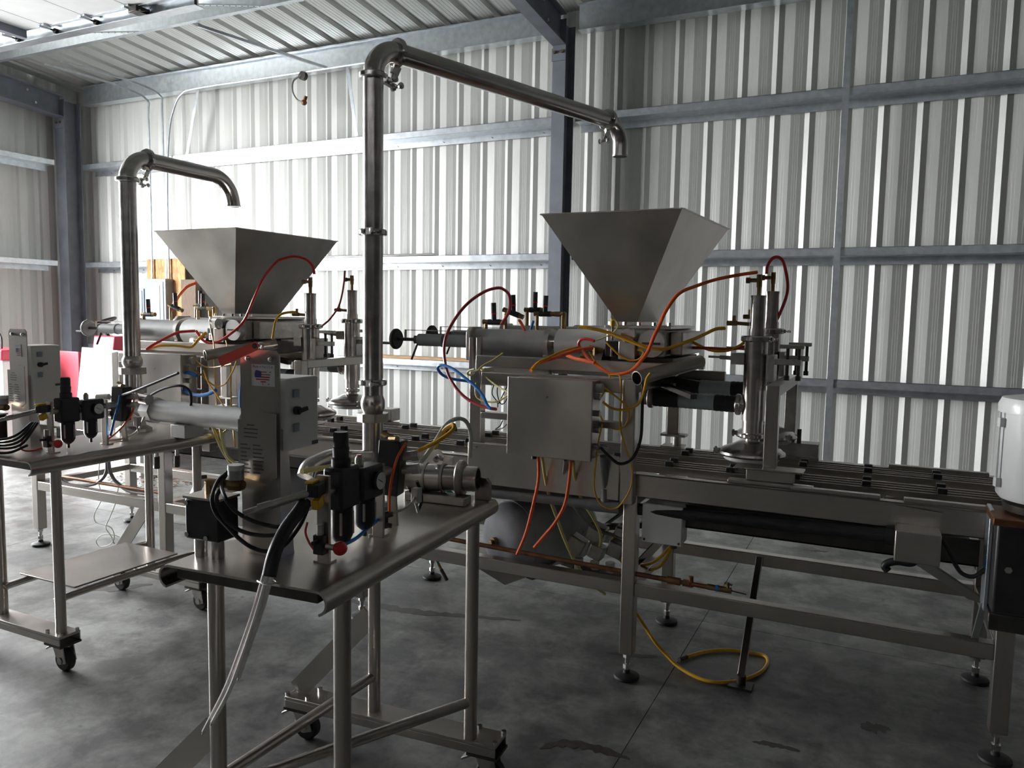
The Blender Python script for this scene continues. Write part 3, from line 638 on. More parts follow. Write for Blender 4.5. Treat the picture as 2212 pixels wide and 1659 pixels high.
    B().box(X(-1.13), X(-1.065), 3.318, 3.339, 1.418, 1.488).obj('sensor_plate', 'black', vb, 0.002)
    B().box(X(-1.062), X(-0.985), 3.30, 3.339, 1.408, 1.492).obj('actuator', 'sheet', vb, 0.004)
    B().cyl((X(-1.02), 3.30, 1.515), (X(-1.02), 3.345, 1.515), 0.032).obj('port_boss', 'chrome', vb)
    B().cyl((X(-0.915), 3.305, 1.482), (X(-0.915), 3.345, 1.482), 0.060, seg=26).obj('rotor_cover', 'alu', vb, 0.003)
    B().box(X(-0.955), X(-0.875), 3.300, 3.306, 1.478, 1.488).obj('rotor_slot', 'darkmetal', vb)
    B().box(X(-0.855), X(-0.80), 3.40, 3.80, 1.43, 1.535).obj('outlet_block', 'cast', vb, 0.006)
    B().box(X(-1.12), X(-0.83), 3.36, 3.84, 1.345, 1.42).obj('block_base', 'darkmetal', vb, 0.004)
    B().cyl((X(-1.13), 3.36, 1.395), (X(-1.30), 3.40, 1.40), 0.055, seg=20).obj('drive_cylinder', 'darkmetal', vb)
    # sensors and little brass tees
    B().cyl((X(-1.095), 3.31, 1.49), (X(-1.095), 3.31, 1.555), 0.006, seg=8).cyl((X(-1.095), 3.31, 1.42), (X(-1.095), 3.31, 1.46), 0.008, seg=8).obj('sensor', 'chrome', vb)
    B().cyl((X(-1.095), 3.31, 1.555), (X(-1.095), 3.31, 1.59), 0.011, seg=10).obj('sensor_plug', 'yellowpl', vb)
    B().cyl((X(-1.215), 3.335, 1.395), (X(-1.14), 3.335, 1.395), 0.017, seg=10).cyl((X(-1.25), 3.335, 1.415), (X(-1.20), 3.335, 1.415), 0.014, seg=8).cyl((X(-1.18), 3.335, 1.395), (X(-1.18), 3.335, 1.455), 0.014, seg=8).cyl((X(-1.21), 3.335, 1.455), (X(-1.14), 3.335, 1.44), 0.012, seg=8).obj('brass_tee', 'brass', vb)
    # cut sleeve lying on the bed's right end
    sl = B().cyl((X(-0.915), 3.10, 1.345), (X(-0.73), 3.45, 1.405), 0.030, inner=0.026, seg=20).obj('open_sleeve', 'steel', fm)
    B().box(X(-0.985), X(-0.70), 3.90, 3.93, 1.26, 1.335).obj('side_arm', 'steelx', fm, 0.004)
    b = B(); b.bar((X(-0.93), 3.60, 1.315), (X(-0.76), 3.60, 1.290), 0.03, 0.03); b.bar((X(-0.92), 3.55, 1.285), (X(-0.72), 3.30, 1.262), 0.03, 0.02); b.bar((X(-0.955), 3.56, 1.27), (X(-0.88), 3.56, 1.27), 0.06, 0.08); b.obj('hose_bracket', 'darkmetal', fm)

    # hopper
    hp = thing('product_hopper', (X(-1.09), 3.6, 1.56), ('dark-fronted' if near else 'grey') + ' stainless pyramid hopper on the ' + ('right-hand' if near else 'left-hand') + ' filling machine', 'hopper', 'pyramid hoppers')
    top = [(-1.405, 3.20), (-0.775, 3.20), (-0.735, 4.02), (-1.405, 4.02)]; bot = [(-1.110, 3.42), (-1.015, 3.42), (-1.015, 3.80), (-1.110, 3.80)]
    zt, zb_, t = 2.045, 1.575, 0.006; b = B(); cx, cy = -1.09, 3.59
    ring = lambda pts, z, off: [Vector((X(p[0] + (off if p[0] < cx else -off)), p[1] + (off if p[1] < cy else -off), z)) for p in pts]
    o1, o0, i1, i0 = ring(top, zt, 0), ring(bot, zb_, 0), ring(top, zt, t), ring(bot, zb_, t)
    v = o1 + o0 + i1 + i0; f = []
    for k in range(4):
        j = (k + 1) % 4; f += [(k, j, 4 + j, 4 + k), (8 + k, 12 + k, 12 + j, 8 + j), (k, 8 + k, 8 + j, j), (4 + k, 4 + j, 12 + j, 12 + k)]
    b.add(v, f).obj('shell', 'sheet', hp)
    b = B()
    for k in range(4):
        p, q = o1[k], o1[(k + 1) % 4]; b.bar(p, q, 0.014, 0.005)
    b.obj('rim', 'sheet', hp)
    B().box(X(-1.11), X(-1.015), 3.42, 3.80, 1.56, 1.585).obj('neck', 'sheet', hp)
    if near:
        cl = B().obox((X(-0.80), 3.86, 2.06), (0.05, 0.03, 0.022), (0.2, 0.25, 0.4)).obj('clip', 'cord', hp, 0.003)
    return fm, hp
depositor(0.0, 'R')
depositor(-2.45, 'L')

# ------------------------------------------------------------------ control cabinets on the frame fronts
def cabinet(x0, x1, z0, z1, yf, label):
    c = thing('control_cabinet', ((x0 + x1) / 2, yf + 0.06, z0), label, 'cabinet', 'stainless control cabinets')
    B().box(x0 + 0.008, x1 - 0.008, yf + 0.012, 3.118, z0 + 0.006, z1 - 0.004).obj('body', 'sheet', c, 0.004)
    B().box(x0, x1, yf, yf + 0.012, z0, z1).obj('door', 'sheet', c, 0.003)
    for k in range(4): B().cyl((x1 - 0.008, yf + 0.05, z0 + 0.06 + 0.07 * k), (x1 + 0.018, yf + 0.05, z0 + 0.06 + 0.07 * k), 0.013, seg=10).obj('cable_gland', 'cast', c)
    B().cyl((x1 - 0.008, yf + 0.07, z1 - 0.035), (x1 + 0.02, yf + 0.07, z1 - 0.035), 0.020, seg=12).obj('cable_gland', 'alu', c)
    B().cyl(((x0 + 0.11), yf + 0.05, z0 + 0.006), ((x0 + 0.11), yf + 0.05, z0 - 0.02), 0.012, seg=10).obj('drain_plug', 'darkmetal', c)
    return c
cabinet(-1.460, -1.070, 0.993, 1.332, 3.00, 'stainless control cabinet with blank door on the right-hand filling machine')
cabinet(-3.830, -3.440, 1.005, 1.350, 3.00, 'grey control cabinet half hidden behind the far pump pipe')

# ------------------------------------------------------------------ filling heads, head stands, flexible hoses
def head(x, y, dz, label):
    h = thing('dispensing_nozzle', (x, y, 0.98), label, 'filling head', 'vertical filling heads')
    z = lambda v: v + dz
    B().lathe([(0.049, 1.155), (0.049, 1.50)], (x, y, dz), seg=26).cyl((x, y, z(1.155)), (x, y, z(1.157)), 0.049).obj('barrel', 'pipe', h)
    b = B(); clampring(b, (x, y, z(1.512)), (0, 0, 1), 0.047, 0.013); cr = b.obj('top_clamp', 'chrome', h)
    wing_screw((x + 0.055, y - 0.01, z(1.512)), (1, -0.2, 0), (0, 0, 1), 'clamp_screw', cr, s=0.6)
    B().cyl((x, y, z(1.52)), (x, y, z(1.555)), 0.036).cyl((x, y, z(1.555)), (x, y, z(1.69)), 0.032).cyl((x, y, z(1.69)), (x, y, z(1.70)), 0.034).obj('air_cylinder', 'pipe', h)
    B().cyl((x, y, z(1.70)), (x, y, z(1.74)), 0.009, seg=8).cyl((x, y, z(1.735)), (x, y, z(1.79)), 0.012, seg=8).cyl((x - 0.045, y, z(1.765)), (x + 0.01, y, z(1.765)), 0.009, seg=8).cyl((x - 0.055, y, z(1.765)), (x - 0.038, y, z(1.765)), 0.013, seg=8).obj('speed_valve', 'brass', h)
    B().cyl((x - 0.034, y, z(1.575)), (x - 0.085, y, z(1.578)), 0.008, seg=8).cyl((x - 0.085, y, z(1.578)), (x - 0.13, y, z(1.578)), 0.011, seg=8).cyl((x - 0.10, y, z(1.578)), (x - 0.10, y, z(1.612)), 0.008, seg=8).obj('side_valve', 'brass', h)
    B().lathe([(0.045, 1.155), (0.045, 1.10), (0.036, 1.10)], (x, y, dz), seg=24).lathe([(0.032, 1.10), (0.032, 1.062)], (x, y, dz), seg=24).obj('lower_sleeve', 'pipe', h)
    b = B(); clampring(b, (x, y, z(1.085)), (0, 0, 1), 0.033, 0.010); b.obj('lower_clamp', 'chrome', h)
    b = B().lathe([(0.03, 1.064), (0.06, 1.058), (0.085, 1.045), (0.10, 1.040), (0.125, 1.030), (0.142, 1.018), (0.145, 1.008), (0.138, 1.0), (0.02, 1.0)], (x, y, dz), seg=36); sp = b.obj('spreader_disc', 'pipe', h)
    B().lathe([(0.001, 0.978), (0.112, 0.978), (0.118, 0.984), (0.118, 0.999), (0.001, 0.999)], (x, y, dz), seg=36).obj('nozzle_plate', 'white', h)
    for a in (200, 320, 90):
        dx, dy = math.cos(R(a)), math.sin(R(a))
        B().obox((x + dx * 0.15, y + dy * 0.15, z(1.018)), (0.028, 0.018, 0.022), (0, 0, R(a))).cyl((x + dx * 0.155, y + dy * 0.155, z(1.0)), (x + dx * 0.155, y + dy * 0.155, z(1.035)), 0.006, seg=8).obj('toggle', 'chrome', sp)
    B().box(x - 0.10, x - 0.045, y - 0.03, y + 0.03, z(1.398), z(1.448)).cyl((x - 0.10, y - 0.02, z(1.425)), (x - 0.15, y - 0.02, z(1.427)), 0.009, seg=8).cyl((x - 0.15, y - 0.02, z(1.427)), (x - 0.20, y - 0.02, z(1.428)), 0.005, seg=8).obj('collar_lock', 'cast', h)
    return h
def head_pair(X0, side):
    s = 'right-hand' if side == 'R' else 'left-hand'
    head(X0, 3.50, 0.0, f'front stainless filling head with round spreader disc, {s} machine')
    head(X0 + 0.01, 3.87, 0.03, f'rear stainless filling head behind its twin, {s} machine')
    sg = thing('head_stand', (X0 + 0.1, 3.45, 0.93), f'square-tube stand holding the two filling heads of the {s} machine', 'stand', 'filling head stands')
    px = X0 + 0.105
    po = B().box(px - 0.026, px + 0.026, 3.27, 3.32, 0.99, 1.33).obj('post', 'steel', sg, 0.003)
    B().box(X0 + 0.02, X0 + 0.205, 3.235, 3.30, 0.94, 0.985).box(X0 - 0.03, X0 + 0.24, 3.225, 3.33, 0.985, 0.992).box(X0 - 0.05, X0 + 0.28, 3.215, 3.265, 0.925, 0.94).obj('base', 'sheet', sg, 0.003)
    B().box(px - 0.026, px + 0.026, 3.32, 4.02, 1.285, 1.33).obj('arm', 'steel', sg, 0.003)
    B().box(px - 0.026, px + 0.026, 3.985, 4.03, 0.96, 1.285).box(px - 0.05, px + 0.14, 3.95, 4.05, 0.925, 1.0).obj('rear_post', 'cast', sg, 0.003)
    for yy in (3.50, 3.87):
        cb = B().box(px - 0.045, px - 0.02, yy - 0.06, yy + 0.05, 1.33, 1.445).box(px - 0.03, px + 0.085, yy - 0.05, yy - 0.02, 1.405, 1.43).obj('clamp_block', 'cast', sg, 0.003)
        for dx in (0.03, 0.075):
            B().cyl((px + dx, yy - 0.035, 1.34), (px + dx, yy - 0.035, 1.475), 0.007, seg=8).cyl((px + dx, yy - 0.035, 1.34), (px + dx, yy - 0.035, 1.36), 0.011, seg=8).obj('clamp_bolt', 'darkmetal', cb)
        B().box(px - 0.005, px + 0.095, yy - 0.05, yy - 0.02, 1.475, 1.492).obj('t_handle', 'steel', cb, 0.003)
    B().cyl((px + 0.05, 3.95, 1.0), (px + 0.05, 3.95, 1.07), 0.010, seg=8).obj('stud', 'darkmetal', sg)
head_pair(-0.50, 'R')
head_pair(-2.965, 'L')
def flex(T, y, z0, z1, x0, x1, label):
    fh = thing('flexible_hose', (T + (x0 + x1) / 2, y, z0 - 0.03), label, 'hose', 'ribbed transfer hoses')
    xa, xb = T + x0, T + x1; n = 44
    def seg(a, b_, m, r, nm):
        bb = B(); k = max(4, int(n * (b_ - a))); pts = [(xa + (xb - xa) * (a + (b_ - a) * i / k), y, z0 + (z1 - z0) * (a + (b_ - a) * i / k)) for i in range(k + 1)]
        return bb.tube(pts, r, 18, 1, ribs=0.05).obj(nm, m, fh)
    seg(0.10, 0.36, 'rubber', 0.036, 'dark_section'); seg(0.36, 0.72, 'ribhose', 0.035, 'clear_section'); seg(0.72, 0.94, 'rubber', 0.036, 'dark_section')
    b = B(); b.cyl((xa, y, z0), (xa + 0.055, y, z0 + 0.001), 0.034); clampring(b, (xa + 0.03, y, z0), (1, 0, 0), 0.033, 0.011); b.obj('inlet_ferrule', 'cast', fh)
    b = B(); b.cyl((xb - 0.04, y, z1), (xb + 0.012, y, z1), 0.032); clampring(b, (xb - 0.022, y, z1), (1, 0, 0), 0.033, 0.011); b.obj('outlet_ferrule', 'pipe', fh)
for T, s in ((0.0, 'right-hand'), (-2.45, 'left-hand')):
    e = -0.543 if T == 0 else -0.555
    flex(T, 3.50, 1.225, 1.22, -0.99, e, f'front blue-grey ribbed hose feeding the {s} filling head')
    flex(T, 3.87, 1.255, 1.255, -0.97, e, f'rear blue-grey ribbed hose behind its twin, {s} machine')

# ================================================================== PUMP CARTS
# Local frame of a cart: x to its right edge, y towards its far end, origin on the floor under the table's centre.
ZT = 0.955
def cart_xf(cx, cy, deg): return Matrix.Translation((cx, cy, 0)) @ Matrix.Rotation(R(deg), 4, 'Z')
CART1 = cart_xf(-1.41, 1.865, 3.9)
CART2 = cart_xf(-3.40, 2.49, 0.0)
def wp(xf, *p): return tuple(xf @ Vector(p))

def rolled_top(b, w, l, z, r=0.031, t=0.006):
    """table plate with its long edges rolled down"""
    def prof(off):
        rr = r - off; pts = []
        for i in range(9):
            a = R(-75) + R(165) * i / 8
            pts.append((w / 2 - r + rr * math.cos(a), z - r + rr * math.sin(a)))
        return pts
    outer = prof(0) + [(-x, y) for x, y in reversed(prof(0))]
    inner = prof(t) + [(-x, y) for x, y in reversed(prof(t))]
    poly = outer + list(reversed(inner)); n = len(outer)
    v = [(x, -l / 2, zz) for x, zz in outer] + [(x, -l / 2, zz) for x, zz in inner] + [(x, l / 2, zz) for x, zz in outer] + [(x, l / 2, zz) for x, zz in inner]
    f = []
    for i in range(n - 1):
        f += [(i, i + 1, 2 * n + i + 1, 2 * n + i), (n + i, 3 * n + i, 3 * n + i + 1, n + i + 1), (i, n + i, n + i + 1, i + 1), (2 * n + i, 2 * n + i + 1, 3 * n + i + 1, 3 * n + i)]
    f += [(0, 2 * n, 3 * n, n), (n - 1, 2 * n - 1, 4 * n - 1, 3 * n - 1)]
    return b.add(v, f, True)

def pump_cart(xf, label, legs, chan, second):
    c = thing('pump_cart', wp(xf, 0, 0, 0), label, 'cart', 'stainless pump carts')
    rolled_top(B(xf), 0.51, 1.02, ZT).obj('table_top', 'sheet', c)
    B(xf).box(-0.215, 0.215, -0.490, 0.490, ZT - 0.040, ZT - 0.008).obj('under_frame', 'darkmetal', c, 0.003)
    for lx, ly in legs:
        B(xf).cyl((lx, ly, 0.172), (lx, ly, ZT - 0.045), 0.022, seg=20).obj('leg', 'steel', c)
    for k, (y, x0, x1) in enumerate(chan):
        ch = B(xf).box(x0, x1, y - 0.05, y + 0.05, 0.160, 0.172).box(x0, x1, y - 0.05, y - 0.044, 0.130, 0.160).box(x0, x1, y + 0.044, y + 0.05, 0.130, 0.160).obj('base_channel', 'sheet', c, 0.002)
        for xx, sg in ((x0 + 0.05, -1), (x1 - 0.05, 1)):
            ca = B(xf).box(xx - 0.055, xx + 0.055, y - 0.05, y + 0.05, 0.120, 0.130).obj('caster', 'darkmetal', c)
            o = 0.022
            B(xf).prism([(-0.035, 0.118), (0.035, 0.118), (0.040, 0.09), (0.030 + o, 0.045), (0.0 + o, 0.035), (-0.015, 0.07)], lambda u, v, t: (xx + u, y + t, v), -0.027, -0.022).prism([(-0.035, 0.118), (0.035, 0.118), (0.040, 0.09), (0.030 + o, 0.045), (0.0 + o, 0.035), (-0.015, 0.07)], lambda u, v, t: (xx + u, y + t, v), 0.022, 0.027).box(xx - 0.035, xx + 0.035, y - 0.027, y + 0.027, 0.112, 0.120).obj('fork', 'cast', ca)
            B(xf).lathe([(0.001, -0.018), (0.044, -0.018), (0.050, -0.012), (0.050, 0.012), (0.044, 0.018), (0.001, 0.018)], (xx + 0.015, y, 0.050), (0, 1, 0), 24).obj('wheel', 'rubber', ca)
            B(xf).cyl((xx + 0.015, y - 0.03, 0.05), (xx + 0.015, y + 0.03, 0.05), 0.016, seg=10).obj('hub', 'cast', ca)
            B(xf).obox((xx - 0.062, y, 0.098), (0.055, 0.045, 0.008), (0, -0.5, 0)).obj('brake_pedal', 'cast', ca, 0.002)
            for bx in (-0.045, 0.045):
                for by in (-0.038, 0.038):
                    B(xf).nut((xx + bx, y + by, 0.172), (xx + bx, y + by, 0.184), 0.009).obj('bolt', 'chrome', ca)
    return c
legs1 = ((0.208, -0.38), (-0.215, -0.355), (0.245, 0.315), (-0.150, 0.345))
c1 = pump_cart(CART1, 'near stainless pump cart with rolled-edge table on round legs', legs1, ((0.345, -0.505, 0.345), (-0.37, -0.50, 0.32)), False)
b = B(CART1); b.tube([(-0.215, -0.355, 0.30), (-0.150, 0.345, 0.30)], 0.017, 12, 1); b.obj('brace_tube', 'steel', c1)
b = B(CART1); b.tube([(0.245, 0.315, 0.30), (-0.215, -0.355, 0.27)], 0.017, 12, 1); b.obj('brace_tube', 'steel', c1)
b = B(CART1); b.bar((-0.165, 0.345, 0.52), (-0.485, 0.345, 0.178), 0.075, 0.006, (1, 0, 1)); b.obj('strap_brace', 'sheet', c1)
b = B(CART1); b.bar((-0.23, -0.355, 0.44), (-0.49, -0.36, 0.178), 0.075, 0.006, (1, 0, 1)); b.obj('strap_brace', 'sheet', c1)
legs2 = ((0.205, -0.375), (-0.235, -0.36), (0.155, 0.43), (-0.175, 0.40))
c2 = pump_cart(CART2, 'far pump cart at the left edge with a lower shelf between its legs', legs2, ((0.415, -0.50, 0.225), (-0.37, -0.52, 0.255)), True)
B().box(-3.645, -3.25, 2.22, 2.79, 0.325, 0.333).obj('lower_shelf', 'sheet', c2, 0.001)
for xx in (-3.60, -3.235):
    B().tube([(xx, 2.12, 0.30), (xx, 2.20, 0.308), (xx, 2.80, 0.308), (xx, 2.89, 0.30)], 0.016, 12, 3).obj('brace_tube', 'steel', c2)
b = B(); b.bar((-3.60, 2.90, 0.52), (-3.88, 2.90, 0.178), 0.075, 0.006, (1, 0, 1)); b.obj('strap_brace', 'sheet', c2)

# ------------------------------------------------------------------ discharge pipes and pump bodies
def hexunion(b, c, r, h):
    b.nut((c[0], c[1], c[2] - h), (c[0], c[1], c[2] + h), r, 8)
def discharge(base, r, zs, z_arm, outlet, z_out, label, group, br2=None):
    """vertical pipe, bend, level arm, down-turned spout"""
    pp = thing('discharge_pipe', (base[0], base[1], ZT), label, 'pipe', group)
    bx, by = base; d = Vector((outlet[0] - bx, outlet[1] - by, 0)); L = d.length; d.normalize(); up = Vector((0, 0, 1)); br = r * 2.9; b2 = br2 or br
    z0 = z_arm - br
    B().cyl((bx, by, zs[0]), (bx, by, z0), r, seg=28).obj('riser', 'pipe', pp)
    c = Vector((bx, by, z0)) + d * br
    B().tube(arc(c, -d, up, br, 0, R(90), 14), r * 1.01, 28, 1).obj('top_bend', 'pipe', pp)
    a0 = c + up * br; a1 = Vector((bx, by, z_arm)) + d * (L - b2)
    B().cyl(a0, a1, r, seg=28).obj('arm', 'pipe', pp)
    c2_ = a1 - up * b2
    pts = arc(c2_, up, d, b2, 0, R(90), 12); end = pts[-1]; pts.append(Vector((end.x, end.y, z_out)))
    sp = B().tube(pts, r * 0.98, 28, 1, caps=False).obj('spout', 'pipe', pp)
    B().cyl(pts[-1], Vector(pts[-1]) + Vector((0, 0, 0.006)), r * 1.06, inner=r * 0.9, seg=28).obj('spout_lip', 'pipe', sp)
    b = B().tube([p for p in reversed(pts[-5:])], r * 0.93, 20, 1, caps=True); b.obj('spout_shade_plug', 'darkmetal', sp)  # dark plug stands for the shade inside the spout
    side = d.cross(up)
    for q, dr in ((Vector((bx, by, z0)), up), (a0, d)) + (() if br2 else ((a1, d),)):
        b = B(); clampring(b, q, dr, r, r * 0.30); k = b.obj('pipe_clamp', 'chrome', pp)
        if dr == up: wing_screw(q + d * r * 1.4, (d + Vector((0, 0, -.25))), up, 'wing_nut', k, s=1.0)
        else: wing_screw(q - up * r * 1.4, (-up - d * 0.5), d, 'wing_nut', k, s=1.0)
    for z in zs[1]:
        b = B(); clampring(b, (bx, by, z), up, r, r * 0.30); k = b.obj('pipe_clamp', 'chrome', pp)
        wing_screw(Vector((bx, by, z)) + Vector((0.25, -1, 0)).normalized() * r * 1.4, (1, -0.3, 0), (0, 0, 1), 'wing_nut', k, s=r / 0.04)
    b = B(); hexunion(b, (bx, by, zs[2]), r * 1.62, r * 0.42); b.obj('union_nut', 'cast', pp, 0.004)
    B().cyl((bx, by, zs[0]), (bx, by, zs[2]), r * 1.05, seg=28).lathe([(r, 0), (r * 1.22, 0.02), (r * 1.22, 0.04), (r, 0.06)], (bx, by, zs[2] + r * 0.42), seg=28).obj('lower_riser', 'pipe', pp)
    return pp
discharge((-1.49, 2.06), 0.0322, (1.10, (1.852, 1.372), 1.258), 2.430, (-1.08, 3.30), 2.292,
          'tall polished pipe whose long arm reaches over to the right-hand hopper', 'product discharge pipes')
discharge((-3.536, 2.776), 0.0415, (1.02, (), 1.272), 2.372, (-3.545, 3.50), 2.212,
          'shorter polished pipe on the far cart with spout over the left-hand hopper', 'product discharge pipes', 0.16)

# near cart: elbow towards the front, cylinder with clamp at the far right corner
pm = thing('transfer_pump', wp(CART1, 0.06, 0.40, ZT), 'stainless pump cylinder with open mouth on the near cart', 'pump', 'transfer pumps')
B(CART1).tube([(-0.0704, 0.2, 1.1673), (-0.0697, 0.185, 1.1314), (-0.0899, 0.14, 1.1296), (-0.1227, 0.06, 1.1432), (-0.1244, -0.01, 1.1418), (-0.1249, -0.06, 1.1321), (-0.1236, -0.08, 1.1079)], 0.026, 18, 6).obj('suction_bend', 'pipe', pm)
B(CART1).cyl((-0.078, 0.20, ZT), (-0.078, 0.20, 1.13), 0.040, seg=24).lathe([(0.07, ZT), (0.07, ZT + 0.012), (0.045, ZT + 0.02)], (-0.078, 0.20, 0), seg=24).obj('tee_body', 'cast', pm)
ax0, ax1 = Vector((-0.078, 0.375, 1.030)), Vector((0.212, 0.425, 1.035)); axd = (ax1 - ax0).normalized()
b = B(CART1).cyl(ax0, ax0 + axd * 0.165, 0.047, seg=30).cyl(ax0 + axd * 0.165, ax1, 0.043, inner=0.037, seg=30).obj('cylinder', 'pipe', pm)
B(CART1).cyl(ax1 - axd * 0.03, ax1 - axd * 0.028, 0.037, seg=24).obj('bore', 'darkmetal', b)  # dark disc puts the shade of the open mouth into colour
for t in (0.11, 0.172):
    B(CART1).lathe([(0.046, -0.004), (0.051, -0.004), (0.051, 0.004), (0.046, 0.004)], ax0 + axd * t, axd, 30).obj('weld_ring', 'cast', b)
bq = B(CART1); clampring(bq, ax0 + axd * 0.235, axd, 0.045, 0.012, 30); ck = bq.obj('pipe_clamp', 'cast', pm)
wing_screw(ax0 + axd * 0.20 + Vector((0, 0, 0.062)), (-1, -0.3, 0.1), (0, 0, 1), 'wing_nut', ck, CART1)
B(CART1).prism([(0.185, ZT), (0.245, ZT), (0.245, 1.02), (0.23, 1.035), (0.20, 1.035), (0.185, 1.02)], lambda u, v, t: (u, t, v), 0.452, 0.470).obj('saddle_bracket', 'sheet', pm, 0.003)
B(CART1).box(-0.03, 0.20, 0.34, 0.40, ZT, 0.985).obj('saddle_block', 'cast', pm, 0.004)
B(CART1).cyl((-0.078, 0.20, 1.03), ax0, 0.034, seg=18).obj('link_pipe', 'cast', pm)
# sheet-metal trough behind the near pump
B(CART1).prism([(-0.10, 1.115), (0.04, 1.115), (0.09, 1.06), (0.16, 1.0), (0.02, 1.0)], lambda u, v, t: (u, t, v), 0.47, 0.476).obj('back_guard', 'sheet', pm)
# far cart
pm2 = thing('transfer_pump', (-3.4, 2.78, ZT), 'stainless pump tee with a thick level pipe leaving to the right, far cart', 'pump', 'transfer pumps')
B().cyl((-3.536, 2.776, ZT), (-3.536, 2.776, 1.165), 0.052, seg=26).lathe([(0.088, ZT), (0.088, ZT + 0.014), (0.06, ZT + 0.03), (0.055, ZT + 0.05)], (-3.536, 2.776, 0), seg=8).lathe([(0.05, 1.155), (0.066, 1.155), (0.066, 1.18), (0.05, 1.185)], (-3.536, 2.776, 0), seg=26).obj('tee_body', 'cast', pm2)
B().cyl((-3.50, 2.776, 1.075), (-3.40, 2.776, 1.075), 0.040).nut((-3.42, 2.776, 1.075), (-3.355, 2.776, 1.075), 0.068, 8).cyl((-3.36, 2.776, 1.075), (-2.74, 2.776, 1.070), 0.056, seg=28).obj('level_pipe', 'alu', pm2)
B().tube([(-3.536, 2.73, 1.15), (-3.50, 2.66, 1.16), (-3.36, 2.60, 1.165), (-3.2, 2.60, 1.155)], 0.026, 16, 5).obj('suction_bend', 'pipe', pm2)
B().box(-3.20, -3.10, 2.72, 2.84, ZT, 1.022).obj('saddle_block', 'alu', pm2, 0.003)

# ------------------------------------------------------------------ control brackets, air units, valves, cables
def flag_sticker(xf, x0, x1, z0, z1, y, parent, small=False):
    st = B(xf).box(x0, x1, y - 0.0006, y, z0, z1).obj('sticker', 'paper', parent)
    w, h = x1 - x0, z1 - z0
    # outline of the country, normalised to the sticker; stripes are cut to it
    top = [(0.16, 0.70), (0.20, 0.74), (0.40, 0.70), (0.66, 0.68), (0.70, 0.63), (0.74, 0.66), (0.82, 0.70)]
    def span(v):
        if v > 0.62: return (0.16, 0.66)
        if v > 0.50: return (0.14, 0.80)
        if v > 0.38: return (0.15, 0.79)
        if v > 0.28: return (0.20, 0.77)
        if v > 0.20: return (0.36, 0.74)
        return (0.40, 0.62)
    if not small:
        for v0, v1 in ((0.635, 0.675), (0.515, 0.555), (0.395, 0.45), (0.285, 0.335), (0.175, 0.225)):
            a, b_ = span((v0 + v1) / 2)
            B(xf).prism([(x0 + w * a, z0 + h * v0), (x0 + w * (b_ - 0.01), z0 + h * v0), (x0 + w * b_, z0 + h * v1), (x0 + w * (a - 0.005), z0 + h * v1)], lambda u, v, t: (u, t, v), y - 0.0011, y - 0.0006).obj('stripe', 'inkred', st)
        B(xf).prism([(x0 + w * 0.80 - w * .02, z0 + h * 0.63), (x0 + w * 0.84, z0 + h * 0.66), (x0 + w * 0.83, z0 + h * 0.70), (x0 + w * 0.77, z0 + h * 0.65)], lambda u, v, t: (u, t, v), y - 0.0011, y - 0.0006).obj('stripe', 'inkred', st)
        B(xf).prism([(x0 + w * 0.16, z0 + h * 0.395), (x0 + w * 0.42, z0 + h * 0.395), (x0 + w * 0.43, z0 + h * 0.68), (x0 + w * 0.22, z0 + h * 0.735), (x0 + w * 0.17, z0 + h * 0.69), (x0 + w * 0.14, z0 + h * 0.53)], lambda u, v, t: (u, t, v), y - 0.0014, y - 0.0006).obj('canton', 'inkblue', st)
        for u in (0.48, 0.74): B(xf).cyl((x0 + w * u, y - 0.0011, z0 + h * 0.10), (x0 + w * u, y - 0.0006, z0 + h * 0.10), w * 0.022, seg=8).obj('dot', 'inkred', st)
    else:
        for v0, v1 in ((0.60, 0.66), (0.47, 0.53), (0.34, 0.40), (0.21, 0.27), (0.08, 0.14)):
            a = 0.12 if v0 > 0.3 else 0.25
            B(xf).box(x0 + w * a, x0 + w * (1 - a), y - 0.0011, y - 0.0006, z0 + h * v0, z0 + h * v1).obj('stripe', 'inkred', st)
        B(xf).box(x0 + w * 0.10, x0 + w * 0.46, y - 0.0014, y - 0.0006, z0 + h * 0.36, z0 + h * 0.68).obj('canton', 'inkblue', st)
    cu = bpy.data.curves.new('made_text', 'FONT'); cu.body = 'Made in the U.S.A.'; cu.size = 1.0
    to = bpy.data.objects.new('made_text', cu); COL.objects.link(to)
    dg = bpy.context.evaluated_depsgraph_get(); me = bpy.data.meshes.new_from_object(to.evaluated_get(dg))
    bpy.data.objects.remove(to)
    xs_ = [v.co.x for v in me.vertices]; tw = max(xs_) - min(xs_); sc = w * 0.88 / tw
    vs2 = [(x0 + w * 0.06 + (v.co.x - min(xs_)) * sc, y - 0.0010, z0 + h * 0.84 + v.co.y * sc * 1.15) for v in me.vertices]
    B(xf).add(vs2, [tuple(p.vertices) for p in me.polygons]).obj('lettering', 'inkblue', st)

